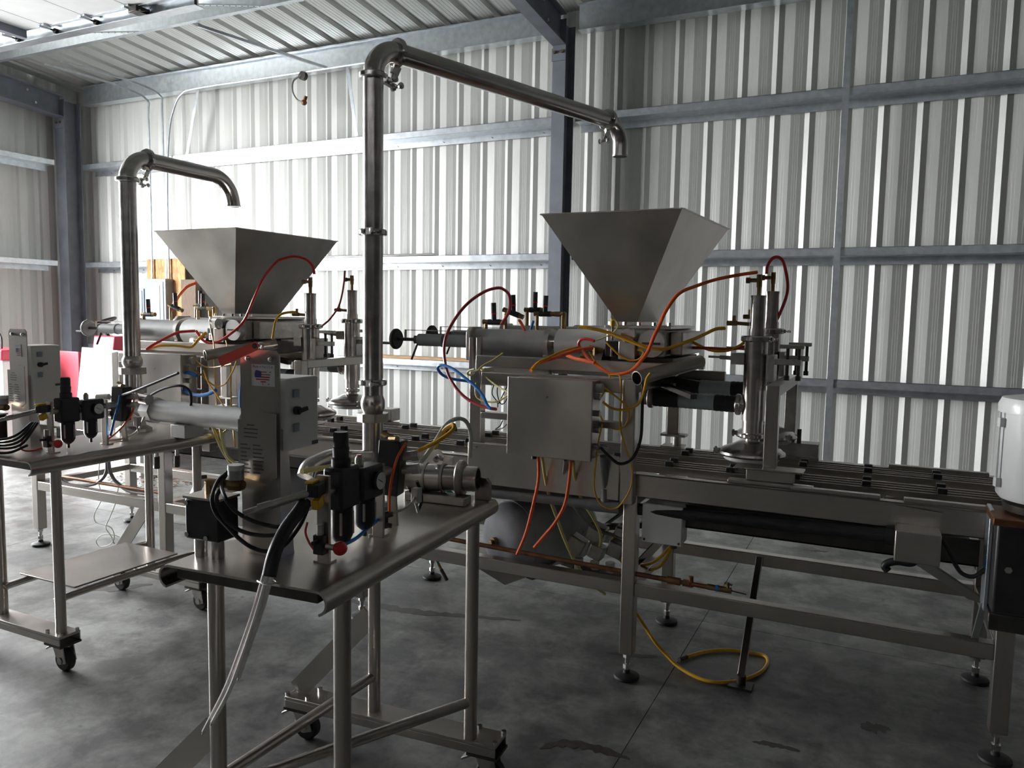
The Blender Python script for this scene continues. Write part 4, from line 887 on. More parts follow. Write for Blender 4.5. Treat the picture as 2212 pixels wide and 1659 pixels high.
def control_bracket(xf, near):
    w = 'near' if near else 'far'
    cb = thing('control_bracket', wp(xf, -0.062, -0.35, ZT), ('upright stainless bracket with flag sticker and rating plate on the near cart' if near else 'upright stainless bracket with small flag sticker at the left edge, far cart'), 'bracket', 'control brackets')
    x0, x1, y = -0.125, 0.0, -0.350
    pl = B(xf).prism([(x0, ZT), (x1, ZT), (x1, 1.485), (x1 - 0.012, 1.497), (x0 + 0.012, 1.497), (x0, 1.485)], lambda u, v, t: (u, t, v), y, y + 0.004).obj('back_plate', 'sheet', cb)
    for xx in (x0 + 0.026, x1 - 0.026):
        B(xf).sphere((xx, y - 0.001, 1.474), 0.0075, 12, 8).obj('dome_bolt', 'chrome', pl)
    B(xf).prism([(y + 0.004, ZT), (y + 0.055, ZT), (y + 0.050, 0.99), (y + 0.042, 1.16), (y + 0.030, 1.27), (y + 0.020, 1.29), (y + 0.004, 1.295)], lambda u, v, t: (t, u, v), x1 - 0.003, x1).obj('side_flange', 'sheet', cb)
    B(xf).prism([(x0, 1.165), (x1 - 0.032, 1.150), (x1 - 0.004, 1.17), (x1 - 0.004, 1.335), (x0 + 0.075, 1.338), (x0 + 0.055, 1.326), (x0 + 0.026, 1.324), (x0 + 0.018, 1.315), (x0, 1.315)], lambda u, v, t: (u, t, v), y - 0.012, y - 0.009).obj('rating_plate', 'sheet', cb)
    # unreadable stamped lines on the rating plate
    rnd = random.Random(5)
    for k in range(13):
        zz = 1.302 - 0.0104 * k
        if k == 4: continue
        cols = ((0.030, 0.062),) if k == 0 else ((0.020, 0.075),) if k < 4 else ((0.008, 0.040), (0.048, 0.085))
        for a, b_ in cols:
            B(xf).box(x0 + a, x0 + b_ - rnd.uniform(0, 0.014), y - 0.0126, y - 0.012, zz - 0.0017, zz + 0.0017).obj('stamped_line', 'stamp', cb)
    if near: flag_sticker(xf, x0 + 0.037, x0 + 0.111, 1.404, 1.460, y - 0.0002, cb)
    else: flag_sticker(xf, x0 + 0.045, x0 + 0.085, 1.375, 1.43, y - 0.0002, cb, True)
    bx = B(xf).box(x0 + 0.012, 0.014, -0.338, -0.205, 1.235 if near else 1.14, 1.425).obj('control_box', 'offwhite', cb, 0.006)
    for zz, m in ((1.385, 'inkblue'), (1.295, 'inkblue')):
        B(xf).box(0.014, 0.0185, -0.316, -0.292, zz - 0.011, zz + 0.011).obj('push_button', 'panel', bx, 0.003)
    B(xf).cyl((0.014, -0.304, 1.34), (0.026, -0.304, 1.34), 0.011, seg=14).bar((0.027, -0.310, 1.338), (0.033, -0.280, 1.345), 0.008, 0.010).obj('selector_switch', 'black', bx)
    B(xf).box(0.014, 0.016, -0.235, -0.210, 1.24, 1.25).obj('latch', 'darkmetal', bx)
    return cb
cb1 = control_bracket(CART1, True)
cb2 = control_bracket(CART2, False)
tg = thing('hang_tag', (-1.4363, 1.4873, 1.5148), 'red paper tag tied to the top of the near control bracket', 'tag')
def tagpoly(b, pts, y, t): return b.prism(pts, lambda u, v, q: (u, q, v), y, y + t)
p_ = [(-0.0533, -0.375, 1.5207), (-0.0418, -0.375, 1.5116), (-0.0478, -0.375, 1.4985), (-0.1649, -0.375, 1.4513), (-0.1782, -0.375, 1.4749)]
b = B(CART1); tagpoly(b, [(q[0], q[2]) for q in p_], -0.375, 0.0008); to_ = b.obj('tag_card', 'tag', tg)
q = (-0.0564, -0.375, 1.5088); B(CART1).cyl((q[0], -0.3765, q[2]), (q[0], -0.373, q[2]), 0.007, seg=14).obj('eyelet', 'darkmetal', to_)
B(CART1).tube([(-0.0493, -0.373, 1.5078), (-0.0472, -0.365, 1.5147), (-0.0482, -0.355, 1.512), (-0.054, -0.35, 1.501)], 0.004, 6, 4).obj('tie', 'cord', tg)

def air_unit(xf, near):
    w = 'near' if near else 'far'
    au = thing('air_regulator', wp(xf, 0.12, -0.21, ZT), f'black twin air regulator with round gauge between two flat posts, {w} cart', 'regulator', 'air regulators')
    X0 = 0.125
    for y, z1 in ((-0.338, 1.185), (-0.075, 1.170)):
        B(xf).box(X0 - 0.018, X0 + 0.018, y - 0.005, y + 0.005, ZT + 0.004, z1).box(X0 - 0.03, X0 + 0.018, y - 0.005, y + 0.03, ZT, ZT + 0.006).obj('post', 'sheet', au, 0.001)
    B(xf).box(X0 - 0.028, X0 + 0.030, -0.305, -0.215, 1.085, 1.195).obj('regulator_body', 'black', au, 0.008)
    B(xf).box(X0 - 0.028, X0 + 0.030, -0.205, -0.095, 1.085, 1.178).obj('filter_body', 'black', au, 0.008)
    B(xf).lathe([(0.025, 1.195), (0.025, 1.215), (0.021, 1.22), (0.022, 1.245), (0.020, 1.247), (0.020, 1.281), (0.017, 1.286), (0.001, 1.286)], (X0, -0.262, 0), seg=20).obj('adjusting_knob', 'black', au)
    for y, z0 in ((-0.258, 0.990), (-0.148, 1.000)):
        bw_ = B(xf).lathe([(0.001, z0 - 0.006), (0.010, z0 - 0.004), (0.022, z0 + 0.006), (0.029, z0 + 0.02), (0.029, 1.085)], (X0, y, 0), seg=20).obj('bowl', 'black', au)
        for a in (-60, 20, 140):
            B(xf).bar((X0 + 0.0285 * math.cos(R(a)), y + 0.0285 * math.sin(R(a)), z0 + 0.025), (X0 + 0.0285 * math.cos(R(a)), y + 0.0285 * math.sin(R(a)), 1.075), 0.006, 0.006).obj('sight_slot', 'tubegrey', bw_)
        B(xf).cyl((X0, y, z0 - 0.022), (X0, y, z0 - 0.004), 0.006, seg=8).obj('drain', 'black', bw_)
    g = B(xf).lathe([(0.001, 0.0), (0.026, 0.0), (0.027, 0.010), (0.024, 0.014), (0.001, 0.014)], (X0 + 0.030, -0.135, 1.135), (1, 0, 0), 28).obj('gauge', 'black', au)
    B(xf).cyl((X0 + 0.0435, -0.135, 1.135), (X0 + 0.0455, -0.135, 1.135), 0.0235, seg=28).obj('dial', 'dial', g)
    B(xf).bar((X0 + 0.046, -0.128, 1.130), (X0 + 0.046, -0.150, 1.142), 0.002, 0.001, (1, 0, 0)).obj('needle', 'ink', g)
    B(xf).lathe([(0.012, 1.178), (0.012, 1.198), (0.009, 1.203), (0.001, 1.205)], (X0 - 0.01, -0.16, 0), seg=14).obj('oil_dome', 'clear', au)
    B(xf).cyl((X0 - 0.01, -0.16, 1.204), (X0 - 0.01, -0.16, 1.208), 0.007, seg=10).obj('dome_cap', 'redball', au)
    for y0_, y1_, r_ in ((-0.345, -0.305, 0.014), (-0.095, -0.02, 0.014), (-0.215, -0.205, 0.02)): B(xf).cyl((X0, y0_, 1.14), (X0, y1_, 1.14), r_, seg=12).obj('coupling', 'cast', au)
    B(xf).obox((X0, -0.37, 1.155), (0.03, 0.05, 0.032), (0, 0, 0.2)).obj('shutoff_body', 'black', au, 0.003)
    B(xf).obox((X0 - 0.01, -0.372, 1.175), (0.022, 0.04, 0.007), (0, 0, 0.2)).obj('yellow_lever', 'yellowpl', au, 0.002)
    B(xf).obox((X0 + 0.005, -0.372, 1.122), (0.020, 0.03, 0.026), (0.3, 0, 0.2)).obj('yellow_tab', 'yellowpl', au, 0.002)
    B(xf).cyl((X0 - 0.005, -0.385, 1.150), (X0 - 0.075, -0.445, 1.125), 0.0105, seg=12).cyl((X0 - 0.075, -0.445, 1.125), (X0 - 0.10, -0.466, 1.117), 0.0125, seg=6).cyl((X0 - 0.10, -0.466, 1.117), (X0 - 0.125, -0.487, 1.108), 0.008, seg=10).obj('air_plug', 'cast', au)
    # pilot valve with red ball
    pv = thing('pilot_valve', wp(xf, 0.125, -0.33, 0.97), f'small black pilot valve with a red ball knob, {w} cart', 'valve', 'red ball valves')
    B(xf).box(X0 - 0.015, X0 + 0.015, -0.365, -0.345, 0.985, 1.035).cyl((X0, -0.385, 1.02), (X0, -0.365, 1.02), 0.006, seg=8).obj('valve_body', 'black', pv, 0.002)
    B(xf).cyl((X0 + 0.015, -0.352, 1.006), (X0 + 0.036, -0.345, 1.004), 0.008, seg=10).obj('stem', 'cast', pv)
    B(xf).sphere((X0 + 0.050, -0.340, 1.002), 0.0185, 18, 12).obj('ball_knob', 'redball', pv)
    B(xf).nut((X0, -0.355, 1.035), (X0, -0.355, 1.062), 0.010).obj('fitting', 'cast', pv)
    # solenoid block
    sv = thing('solenoid_valve', wp(xf, 0.10, 0.03, 1.05), f'tall black solenoid valve with steel couplings, {w} cart', 'valve', 'solenoid valves')
    B(xf).obox((0.105, 0.030, 1.140), (0.070, 0.060, 0.165), (0, 0.07, 0.15)).obj('block', 'black', sv, 0.004)
    for z, x_ in ((1.172, -0.01), (1.125, 0.0), (1.092, 0.005)):
        B(xf).cyl((0.07 + x_, 0.0, z), (0.01 + x_, -0.02, z - 0.004), 0.015, seg=12).obj('muffler', 'cast', sv)
    for z in (1.172, 1.132):
        B(xf).cyl((0.135, 0.04, z), (0.185, 0.052, z + 0.006), 0.014, seg=10).nut((0.165, 0.046, z + 0.003), (0.185, 0.052, z + 0.006), 0.017).obj('port_fitting', 'cast', sv)
    B(xf).cyl((0.10, 0.03, 1.222), (0.13, 0.02, 1.226), 0.010, seg=8).cyl((0.10, 0.05, 1.222), (0.06, 0.05, 1.235), 0.009, seg=8).obj('pilot_fitting', 'brass', sv)
    B(xf).box(0.160, 0.185, 0.05, 0.075, 1.03, 1.075).cyl((0.17, 0.062, 1.03), (0.178, 0.065, 1.0), 0.005, seg=8).obj('sensor_plug', 'alu', sv, 0.002)
    B(xf).bar((0.10, 0.04, 1.06), (0.10, 0.05, ZT), 0.03, 0.01).obj('foot_bar', 'sheet', sv)
    # motor block on pillars
    mb = thing('diaphragm_block', wp(xf, -0.165, -0.41, ZT), f'square black block on two steel pillars at the front corner, {w} cart', 'valve', 'black pillar blocks')
    B(xf).box(-0.222, -0.112, -0.452, -0.378, 1.008, 1.115).obj('block', 'black', mb, 0.005)
    for px_, py_ in ((-0.202, -0.418), (-0.150, -0.413)):
        B(xf).cyl((px_, py_, ZT), (px_, py_, 1.010), 0.0165, seg=20).obj('pillar', 'pipe', mb)
    for px_, pz_ in ((-0.212, 1.104), (-0.212, 1.022), (-0.150, 1.018), (-0.122, 1.10)):
        B(xf).nut((px_, -0.458, pz_), (px_, -0.452, pz_), 0.007).obj('bolt', 'chrome', mb)
    B(xf).box(-0.225, -0.11, -0.455, -0.375, 1.115, 1.121).obj('cover_plate', 'sheet', mb)
    B(xf).cyl((-0.178, -0.41, 1.121), (-0.178, -0.41, 1.155), 0.013, seg=8).cyl((-0.185, -0.41, 1.150), (-0.08, -0.395, 1.150), 0.012, seg=10).cyl((-0.12, -0.402, 1.150), (-0.085, -0.396, 1.150), 0.016, seg=6).obj('air_fitting', 'brass', mb)
    B(xf).cyl((-0.10, -0.40, 1.165), (-0.10, -0.40, 1.19), 0.020, seg=16).obj('cap_body', 'tubegrey', mb)
    B(xf).cyl((-0.10, -0.40, 1.19), (-0.10, -0.40, 1.203), 0.021, seg=16).obj('cap', 'white', mb)
    return au
air_unit(CART1, True)
air_unit(CART2, False)

def hose(pts, r, m, label, xf=None, cat='hose', group=None, sub=6, seg=8, name='air_hose'):
    return tag(B(xf).tube(pts, r, seg, sub).obj(name, m), label, cat, group)
# cable coil on the near bracket: three loops and a sleeve over the table edge, ending in white cords
cc = thing('cable_bundle', (-1.4093, 1.414, 0.96), 'coiled black cable in front of the near bracket, ending in bare white cords', 'cable')
L1 = [(-0.1265, -0.4, 1.1833), (-0.1421, -0.42, 1.159), (-0.119, -0.465, 1.1288), (-0.1034, -0.47, 1.0927), (-0.0707, -0.468, 1.063), (-0.0363, -0.465, 1.0347), (0.0022, -0.462, 1.0154), (0.047, -0.46, 1.0114), (0.0784, -0.44, 1.0227), (0.0938, -0.4, 1.0608), (0.1066, -0.385, 1.0999), (0.1041, -0.37, 1.1235)]
L2 = [(-0.1312, -0.4, 1.1744), (-0.1301, -0.42, 1.1541), (-0.0778, -0.465, 1.1343), (-0.0436, -0.47, 1.1053), (0.0056, -0.468, 1.086), (0.0507, -0.46, 1.0767), (0.0854, -0.455, 1.0784), (0.0948, -0.41, 1.0986), (0.0999, -0.37, 1.1254)]
L3 = [(-0.1272, -0.42, 1.1484), (-0.109, -0.46, 1.1252), (-0.0819, -0.468, 1.0852), (-0.0465, -0.466, 1.0607), (0.0045, -0.464, 1.0501), (0.074, -0.46, 1.0565), (0.0954, -0.42, 1.0778), (0.0984, -0.37, 1.1133)]
for l_ in (L1, L2, L3): B(CART1).tube(l_, 0.0052, 8, 6).obj('cable_loop', 'rubber', cc)
B(CART1).tube([(0.1078, -0.39, 1.1247), (0.1025, -0.42, 1.0995), (0.103, -0.46, 1.0749), (0.1047, -0.49, 1.049), (0.1082, -0.515, 1.0195), (0.1079, -0.53, 0.9794)], 0.017, 12, 6).obj('sleeve', 'black', cc)
B(CART1).tube([(0.0741, -0.53, 0.9644), (0.1145, -0.548, 0.9673), (0.1303, -0.53, 0.9694), (0.0889, -0.512, 0.9654)], 0.0022, 6, 6, closed=True).obj('tie_ring', 'chrome', cc)
for l_ in ([(0.0987, -0.535, 0.9852), (0.0705, -0.54, 0.8931), (0.0262, -0.54, 0.7832), (-0.0162, -0.54, 0.6882), (-0.0608, -0.54, 0.6083), (-0.0881, -0.54, 0.5606)], [(0.108, -0.535, 0.9866), (0.0856, -0.545, 0.8974), (0.0431, -0.545, 0.7884), (-0.0005, -0.545, 0.6879), (-0.0551, -0.545, 0.5943)], [(0.1159, -0.53, 0.9839), (0.0935, -0.535, 0.9063), (0.0569, -0.535, 0.8153), (0.0193, -0.535, 0.7198)]):
    k = B(CART1).tube(l_, 0.0056, 8, 6).obj('white_cord', 'cord', cc)
    e, f_ = Vector(l_[-1]), Vector(l_[-2]); dd = (e - f_).normalized()
    B(CART1).cyl(e, e + dd * 0.010, 0.002, seg=6).obj('bare_wire', 'cast', k)
# far coil
cf = thing('cable_bundle', (-3.62, 2.08, 0.97), 'coiled black cable at the left edge of the far cart', 'cable')
for k in range(4):
    dx, dz = 0.012 * k, 0.012 * k
    B(CART2).tube([(-0.22 - dx, -0.40, 1.15), (-0.25 - dx, -0.45, 1.08 - dz), (-0.17, -0.48, 1.035 - dz), (-0.05, -0.48, 1.02 - dz), (0.05 + dx, -0.45, 1.04 - dz), (0.10 + dx, -0.40, 1.10)], 0.0055, 8, 6).obj('cable_loop', 'rubber', cf)
B(CART2).tube([(-0.28, -0.45, 1.02), (-0.22, -0.50, 0.99), (-0.10, -0.49, ZT + 0.012), (0.02, -0.46, ZT + 0.012), (0.09, -0.42, 1.0)], 0.006, 8, 6).obj('cable_tail', 'rubber', cf)

# hoses of the near cart
g1 = 'small hoses on the near cart'
hose([(0.1741, 0.05, 1.1856), (0.1959, 0.07, 1.1982), (0.2273, 0.09, 1.2173), (0.2557, 0.11, 1.2405), (0.2676, 0.12, 1.2569), (0.2564, 0.13, 1.2647), (0.2296, 0.14, 1.2487), (0.2043, 0.15, 1.2182), (0.1782, 0.17, 1.1798)], 0.0068, 'yellow', 'yellow hose looping up from the near solenoid valve', CART1, group=g1)
hose([(0.1945, 0.05, 1.158), (0.2072, 0.09, 1.1946), (0.2124, 0.14, 1.236), (0.2125, 0.19, 1.2584), (0.2138, 0.26, 1.2647), (0.2106, 0.33, 1.2439), (0.2032, 0.38, 1.1948), (0.187, 0.41, 1.1112)], 0.0068, 'clear', 'clear hose arching over to the near pump clamp', CART1, group=g1)
hose([(0.1595, 0.02, 1.2168), (0.1447, 0, 1.1802), (0.1381, -0.02, 1.1282), (0.1349, -0.03, 1.075), (0.1395, -0.04, 1.0187)], 0.0042, 'orange', 'thin red-orange hose bowing down from the solenoid valve, near cart', CART1, group=g1)
hose([(0.1237, -0.08, 1.006), (0.1308, -0.14, 0.9991), (0.1386, -0.21, 0.9897), (0.1513, -0.29, 0.9942)], 0.0052, 'blue', 'short blue hose running to the red ball valve, near cart', CART1, group=g1)
hose([(0.1347, -0.05, 1.0178), (0.1475, -0.03, 1.0186), (0.1642, 0, 1.0232), (0.1737, 0.03, 1.0355), (0.1734, 0.05, 1.048)], 0.0040, 'clear', 'thin white hose curving across the near table top', CART1, group=g1)
hose([(0.1684, 0.07, 1.0929), (0.1704, 0.09, 1.0576), (0.1738, 0.09, 1.0293), (0.1668, 0.08, 0.9978)], 0.0055, 'rubber', 'short black lead drooping onto the near table top', CART1, cat='cable', group=g1)
hose([(-0.0361, -0.06, 1.1402), (-0.0577, -0.08, 1.1404), (-0.0692, -0.12, 1.1425), (-0.0763, -0.16, 1.1438)], 0.0085, 'pale', 'cut end of a cream hose behind the near bracket', CART1, group=g1)
hose([(0.0989, -0.345, 0.9904), (0.081, -0.34, 1.005), (0.0622, -0.33, 1.0269), (0.0608, -0.32, 1.0513)], 0.0030, 'red', 'thin red hose under the near pilot valve', CART1, group=g1)
fb = thing('air_fitting', (-1.2624, 1.7898, 1), 'cluster of small push-in fittings on the rear flat post, near cart', 'fitting')
B(CART1).cyl((0.116, -0.06, 1.0071), (0.1533, -0.045, 1.0187), 0.008, seg=10).cyl((0.1315, -0.05, 1.0256), (0.1317, -0.05, 0.9763), 0.009, seg=10).cyl((0.1222, -0.06, 0.9887), (0.1533, -0.05, 0.9844), 0.007, seg=10).obj('fittings', 'darkmetal', fb)
# hoses of the far cart
g2 = 'small hoses on the far cart'
hose([(0.115, 0.02, 1.20), (0.15, -0.02, 1.14), (0.16, -0.05, 1.08), (0.155, -0.07, 1.0)], 0.0055, 'blue', 'short blue hose beside the second regulator, far cart', CART2, group=g2)
hose([(0.14, 0.07, 1.20), (0.145, 0.06, 1.10), (0.13, 0.0, 1.02), (0.12, -0.08, ZT + 0.012)], 0.0045, 'orange', 'thin orange hose coming down beside the far pump pipe', CART2, group=g2)
hose([(0.05, 0.20, 1.05), (0.07, 0.14, 0.985), (0.08, 0.05, ZT + 0.008), (0.06, -0.04, ZT + 0.008)], 0.0060, 'clear', 'white hose lying in front of the far pump foot', CART2, group=g2)
hose([(0.0, -0.36, 1.06), (0.03, -0.40, 1.02), (0.06, -0.43, 0.985), (0.10, -0.42, 0.975), (0.13, -0.38, 0.985)], 0.0035, 'red', 'thin red hose curling under the far pilot valve', CART2, group=g2)
hose([(-3.53, 2.74, 1.16), (-3.35, 2.55, 1.17), (-3.1, 2.45, 1.22), (-2.791, 2.42, 1.3166)], 0.0065, 'rubber', 'black cable rising right of the far pump pipe', None, cat='cable', group=g2)
hose([(-3.4243, 2.72, 1.1151), (-3.2461, 2.7, 1.1915), (-3.1158, 2.7, 1.222), (-3.0661, 2.72, 1.2027), (-3.074, 2.74, 1.1545), (-3.1043, 2.76, 1.0973)], 0.0065, 'rubber', 'black cable arching onto the level pipe of the far pump', None, cat='cable', group=g2)

# ================================================================== HOSES OF THE FILLING MACHINES
gR = 'air hoses on the right-hand filling machine'; gL = 'air hoses on the left-hand filling machine'; gU = 'loose hoses hanging under the control cabinet'
hose([(-1.6942, 3.4, 1.5515), (-1.6539, 3.3829, 1.5972), (-1.6325, 3.368, 1.6419), (-1.6307, 3.3522, 1.6903), (-1.6527, 3.3406, 1.7163), (-1.6823, 3.3302, 1.7246), (-1.7371, 3.3109, 1.7084), (-1.7986, 3.2855, 1.6653), (-1.8455, 3.2612, 1.6111), (-1.8811, 3.2355, 1.5437), (-1.8989, 3.2143, 1.4835), (-1.8957, 3.1927, 1.4175), (-1.871, 3.1696, 1.3487), (-1.8395, 3.1515, 1.2985), (-1.78, 3.1277, 1.2424), (-1.7134, 3.1065, 1.2051), (-1.6448, 3.0873, 1.1857), (-1.5894, 3.0723, 1.1783), (-1.5433, 3.06, 1.1765)], 0.0075, 'wine', 'dark red hose looping high over the rear of the right-hand machine', group=gR)
hose([(-1.5661, 3.05, 1.178), (-1.5894, 3.0584, 1.1944), (-1.6189, 3.0731, 1.231), (-1.6671, 3.0909, 1.2689), (-1.7378, 3.1127, 1.3063), (-1.8095, 3.1336, 1.3404), (-1.8688, 3.1487, 1.3543), (-1.8984, 3.1557, 1.3505), (-1.9092, 3.161, 1.3342), (-1.8921, 3.1714, 1.3078), (-1.8497, 3.1867, 1.289), (-1.7814, 3.2093, 1.28), (-1.7495, 3.22, 1.2743)], 0.0070, 'blue', 'blue hose looped over itself left of the control cabinet', group=gR)
hose([(-1.5825, 3.2, 1.4201), (-1.619, 3.1782, 1.3896), (-1.66, 3.1559, 1.3632), (-1.6847, 3.1395, 1.3372), (-1.7084, 3.1254, 1.3176), (-1.7239, 3.1181, 1.3216), (-1.713, 3.1113, 1.3375), (-1.678, 3.1, 1.3483)], 0.0045, 'pale', 'thin yellow hose drooping over the left frame upright, uppermost', group=gR)
hose([(-1.6764, 3.16, 1.3451), (-1.6504, 3.1435, 1.3237), (-1.6191, 3.1256, 1.303), (-1.5802, 3.1059, 1.2853), (-1.5427, 3.0877, 1.272), (-1.485, 3.06, 1.2548)], 0.0045, 'pale', 'thin yellow hose slanting down to the left side of the cabinet', group=gR)
hose([(-1.6522, 3.16, 1.3505), (-1.669, 3.1511, 1.3309), (-1.6808, 3.142, 1.3072), (-1.6853, 3.1248, 1.2567), (-1.6673, 3.1106, 1.2162), (-1.6168, 3.0969, 1.2036), (-1.5464, 3.0788, 1.2099), (-1.4848, 3.06, 1.2445)], 0.0045, 'pale', 'thin yellow hose in a wide bow left of the cabinet', group=gR)
hose([(-1.4062, 3.12, 1.3495), (-1.3837, 3.1487, 1.3841), (-1.3234, 3.1953, 1.4093), (-1.2557, 3.2474, 1.4389), (-1.2142, 3.2776, 1.4498), (-1.1828, 3.3, 1.4564)], 0.0085, 'orange', 'thick orange hose rising over the top of the control cabinet', group=gR)
hose([(-1.3928, 3.1, 1.3554), (-1.3725, 3.1432, 1.3931), (-1.3379, 3.1868, 1.4153), (-1.3026, 3.2304, 1.4378), (-1.2655, 3.2717, 1.4523), (-1.2384, 3.3, 1.4566)], 0.0065, 'yellow', 'yellow hose running beside the thick orange one over the cabinet', group=gR)
hose([(-1.3051, 3.3, 1.4161), (-1.249, 3.2727, 1.4047), (-1.1947, 3.2465, 1.3998), (-1.1414, 3.22, 1.393)], 0.0085, 'orange', 'short orange hose lying behind the cabinet top', group=gR)
hose([(-1.1676, 3.28, 1.4866), (-1.1961, 3.2851, 1.4939), (-1.2316, 3.2912, 1.4927), (-1.2484, 3.2955, 1.4753), (-1.245, 3.3, 1.4522)], 0.0070, 'red', 'short red hose hooked round the brass tee', group=gR)
hose([(-1.2201, 3.27, 1.4456), (-1.1795, 3.24, 1.411), (-1.1282, 3.22, 1.3814), (-1.0823, 3.2, 1.3602), (-1.0388, 3.19, 1.3509), (-0.9963, 3.18, 1.3556), (-0.958, 3.18, 1.3733), (-0.9209, 3.18, 1.4143), (-0.895, 3.19, 1.4541), (-0.8759, 3.2, 1.515), (-0.8609, 3.22, 1.558), (-0.8442, 3.24, 1.613), (-0.8163, 3.27, 1.6725), (-0.7872, 3.3, 1.7087), (-0.7343, 3.35, 1.7362), (-0.6668, 3.4, 1.764), (-0.5827, 3.46, 1.7864), (-0.5099, 3.5, 1.8)], 0.0078, 'orange', 'long orange-red hose sagging below the valve block and rising to the filling heads', group=gR)
hose([(-0.5209, 3.87, 1.812), (-0.5201, 3.87, 1.8426), (-0.5127, 3.87, 1.8644), (-0.4968, 3.87, 1.8859), (-0.4783, 3.87, 1.8921), (-0.4591, 3.87, 1.8831), (-0.4432, 3.87, 1.8548), (-0.425, 3.87, 1.7746), (-0.4262, 3.87, 1.7117), (-0.4496, 3.87, 1.6329), (-0.4761, 3.87, 1.571)], 0.0075, 'red', 'red hose arching above the rear filling head of the right-hand machine', group=gR)
hose([(-1.2249, 3.24, 1.5496), (-1.1832, 3.24, 1.5465), (-1.1044, 3.25, 1.5299), (-1.0508, 3.25, 1.5131), (-0.9978, 3.25, 1.4945), (-0.9434, 3.25, 1.4762), (-0.8947, 3.26, 1.4635), (-0.8493, 3.28, 1.4625), (-0.8094, 3.32, 1.4766), (-0.744, 3.38, 1.5073), (-0.7073, 3.43, 1.5296), (-0.6718, 3.47, 1.5504), (-0.6374, 3.5, 1.555)], 0.0078, 'yellow', 'thick yellow hose sweeping from the pistons to the front filling head', group=gR)
hose([(-0.9259, 3.58, 1.5432), (-0.8838, 3.5889, 1.529), (-0.8125, 3.6051, 1.4919), (-0.748, 3.6197, 1.4592), (-0.6987, 3.6301, 1.4477), (-0.6483, 3.6407, 1.4513), (-0.6069, 3.65, 1.4674), (-0.5684, 3.66, 1.496)], 0.0070, 'yellow', 'yellow hose crossing behind the thick one towards the rear filling head', group=gR)
hose([(-0.9124, 3.58, 1.4721), (-0.8479, 3.5948, 1.4608), (-0.7313, 3.6214, 1.4597), (-0.6325, 3.6443, 1.4581), (-0.5674, 3.66, 1.4726)], 0.0070, 'red', 'red hose running level behind the crossed yellow hoses', group=gR)
hose([(-1.1868, 3.27, 1.4385), (-1.1516, 3.2542, 1.3992), (-1.1011, 3.236, 1.3633), (-1.0733, 3.2252, 1.3409), (-1.0736, 3.2159, 1.313), (-1.0812, 3.204, 1.279), (-1.0992, 3.1911, 1.2465), (-1.1065, 3.1786, 1.2106), (-1.0759, 3.1564, 1.1504), (-1.0115, 3.1346, 1.12), (-0.96, 3.118, 1.146), (-0.942, 3.0996, 1.2023), (-0.9715, 3.0801, 1.2489), (-1.0195, 3.0575, 1.2886), (-1.0356, 3.05, 1.3018)], 0.0042, 'yellow', 'thin yellow hose tied in a loop right of the control cabinet', group=gR)
hose([(-1.0363, 3.12, 1.3514), (-0.9945, 3.117, 1.3517), (-0.9861, 3.1137, 1.3094), (-0.981, 3.1095, 1.2553), (-0.9809, 3.1009, 1.1445), (-0.9587, 3.0952, 1.0744), (-0.9282, 3.0889, 0.9998), (-0.9154, 3.0848, 0.9489), (-0.9215, 3.0795, 0.8805), (-0.9615, 3.0733, 0.8079), (-0.9986, 3.0702, 0.79), (-1.0471, 3.0662, 0.8088), (-1.0719, 3.0614, 0.8668), (-1.07, 3.0549, 0.9537), (-1.0539, 3.0458, 1.075), (-1.0378, 3.04, 1.1514)], 0.0036, 'yellow', 'thin yellow hose hanging in a long loop below the right side of the cabinet', group=gR)
hose([(-0.8487, 3.07, 1.3714), (-0.8625, 3.0672, 1.3482), (-0.8696, 3.0629, 1.3065), (-0.8788, 3.0589, 1.2682), (-0.8963, 3.0554, 1.2389), (-0.9469, 3.0499, 1.2168), (-0.9991, 3.0447, 1.2195), (-1.0385, 3.04, 1.2444)], 0.0055, 'yellow', 'doubled yellow hose coming out of the open sleeve', group=gR)
hose([(-1.0947, 3.3, 1.5789), (-1.082, 3.3, 1.5832), (-1.0664, 3.3, 1.563), (-1.0763, 3.3, 1.5382), (-1.0994, 3.3, 1.5191), (-1.1358, 3.3, 1.5016), (-1.1661, 3.3, 1.4903)], 0.0034, 'pale', 'thin yellow sensor lead curling beside the hopper foot', group=gR)
hose([(-1.1132, 3.28, 1.4841), (-1.0867, 3.28, 1.4603), (-1.045, 3.28, 1.4249), (-1.0042, 3.28, 1.4082), (-0.9645, 3.28, 1.4119), (-0.9405, 3.28, 1.4391), (-0.9471, 3.28, 1.451), (-0.968, 3.28, 1.4543)], 0.0042, 'yellow', 'thin yellow hose in a U below the valve block', group=gR)
hose([(-0.8887, 3.1, 1.3255), (-0.8809, 3.0823, 1.1854), (-0.8821, 3.0703, 1.0905), (-0.9101, 3.0604, 1.0159), (-0.9608, 3.0533, 0.9888), (-1.0077, 3.0463, 1.0185), (-1.0431, 3.04, 1.0533)], 0.0065, 'rubber', 'black cable hanging in a loop at the right frame upright', cat='cable', group=gR)
hose([(-1.6114, 3.64, 1.4096), (-1.601, 3.5628, 1.4479), (-1.5865, 3.4897, 1.4848), (-1.5589, 3.3515, 1.5501), (-1.5498, 3.3, 1.5723)], 0.0075, 'orange', 'short orange hose behind the rear flow valves', group=gR)
hose([(-1.6126, 3.6, 1.5689), (-1.6264, 3.6038, 1.5286), (-1.6404, 3.6083, 1.4809), (-1.6845, 3.6167, 1.3958), (-1.7066, 3.62, 1.3636)], 0.0075, 'blue', 'blue hose dropping behind the piston cylinders', group=gR)
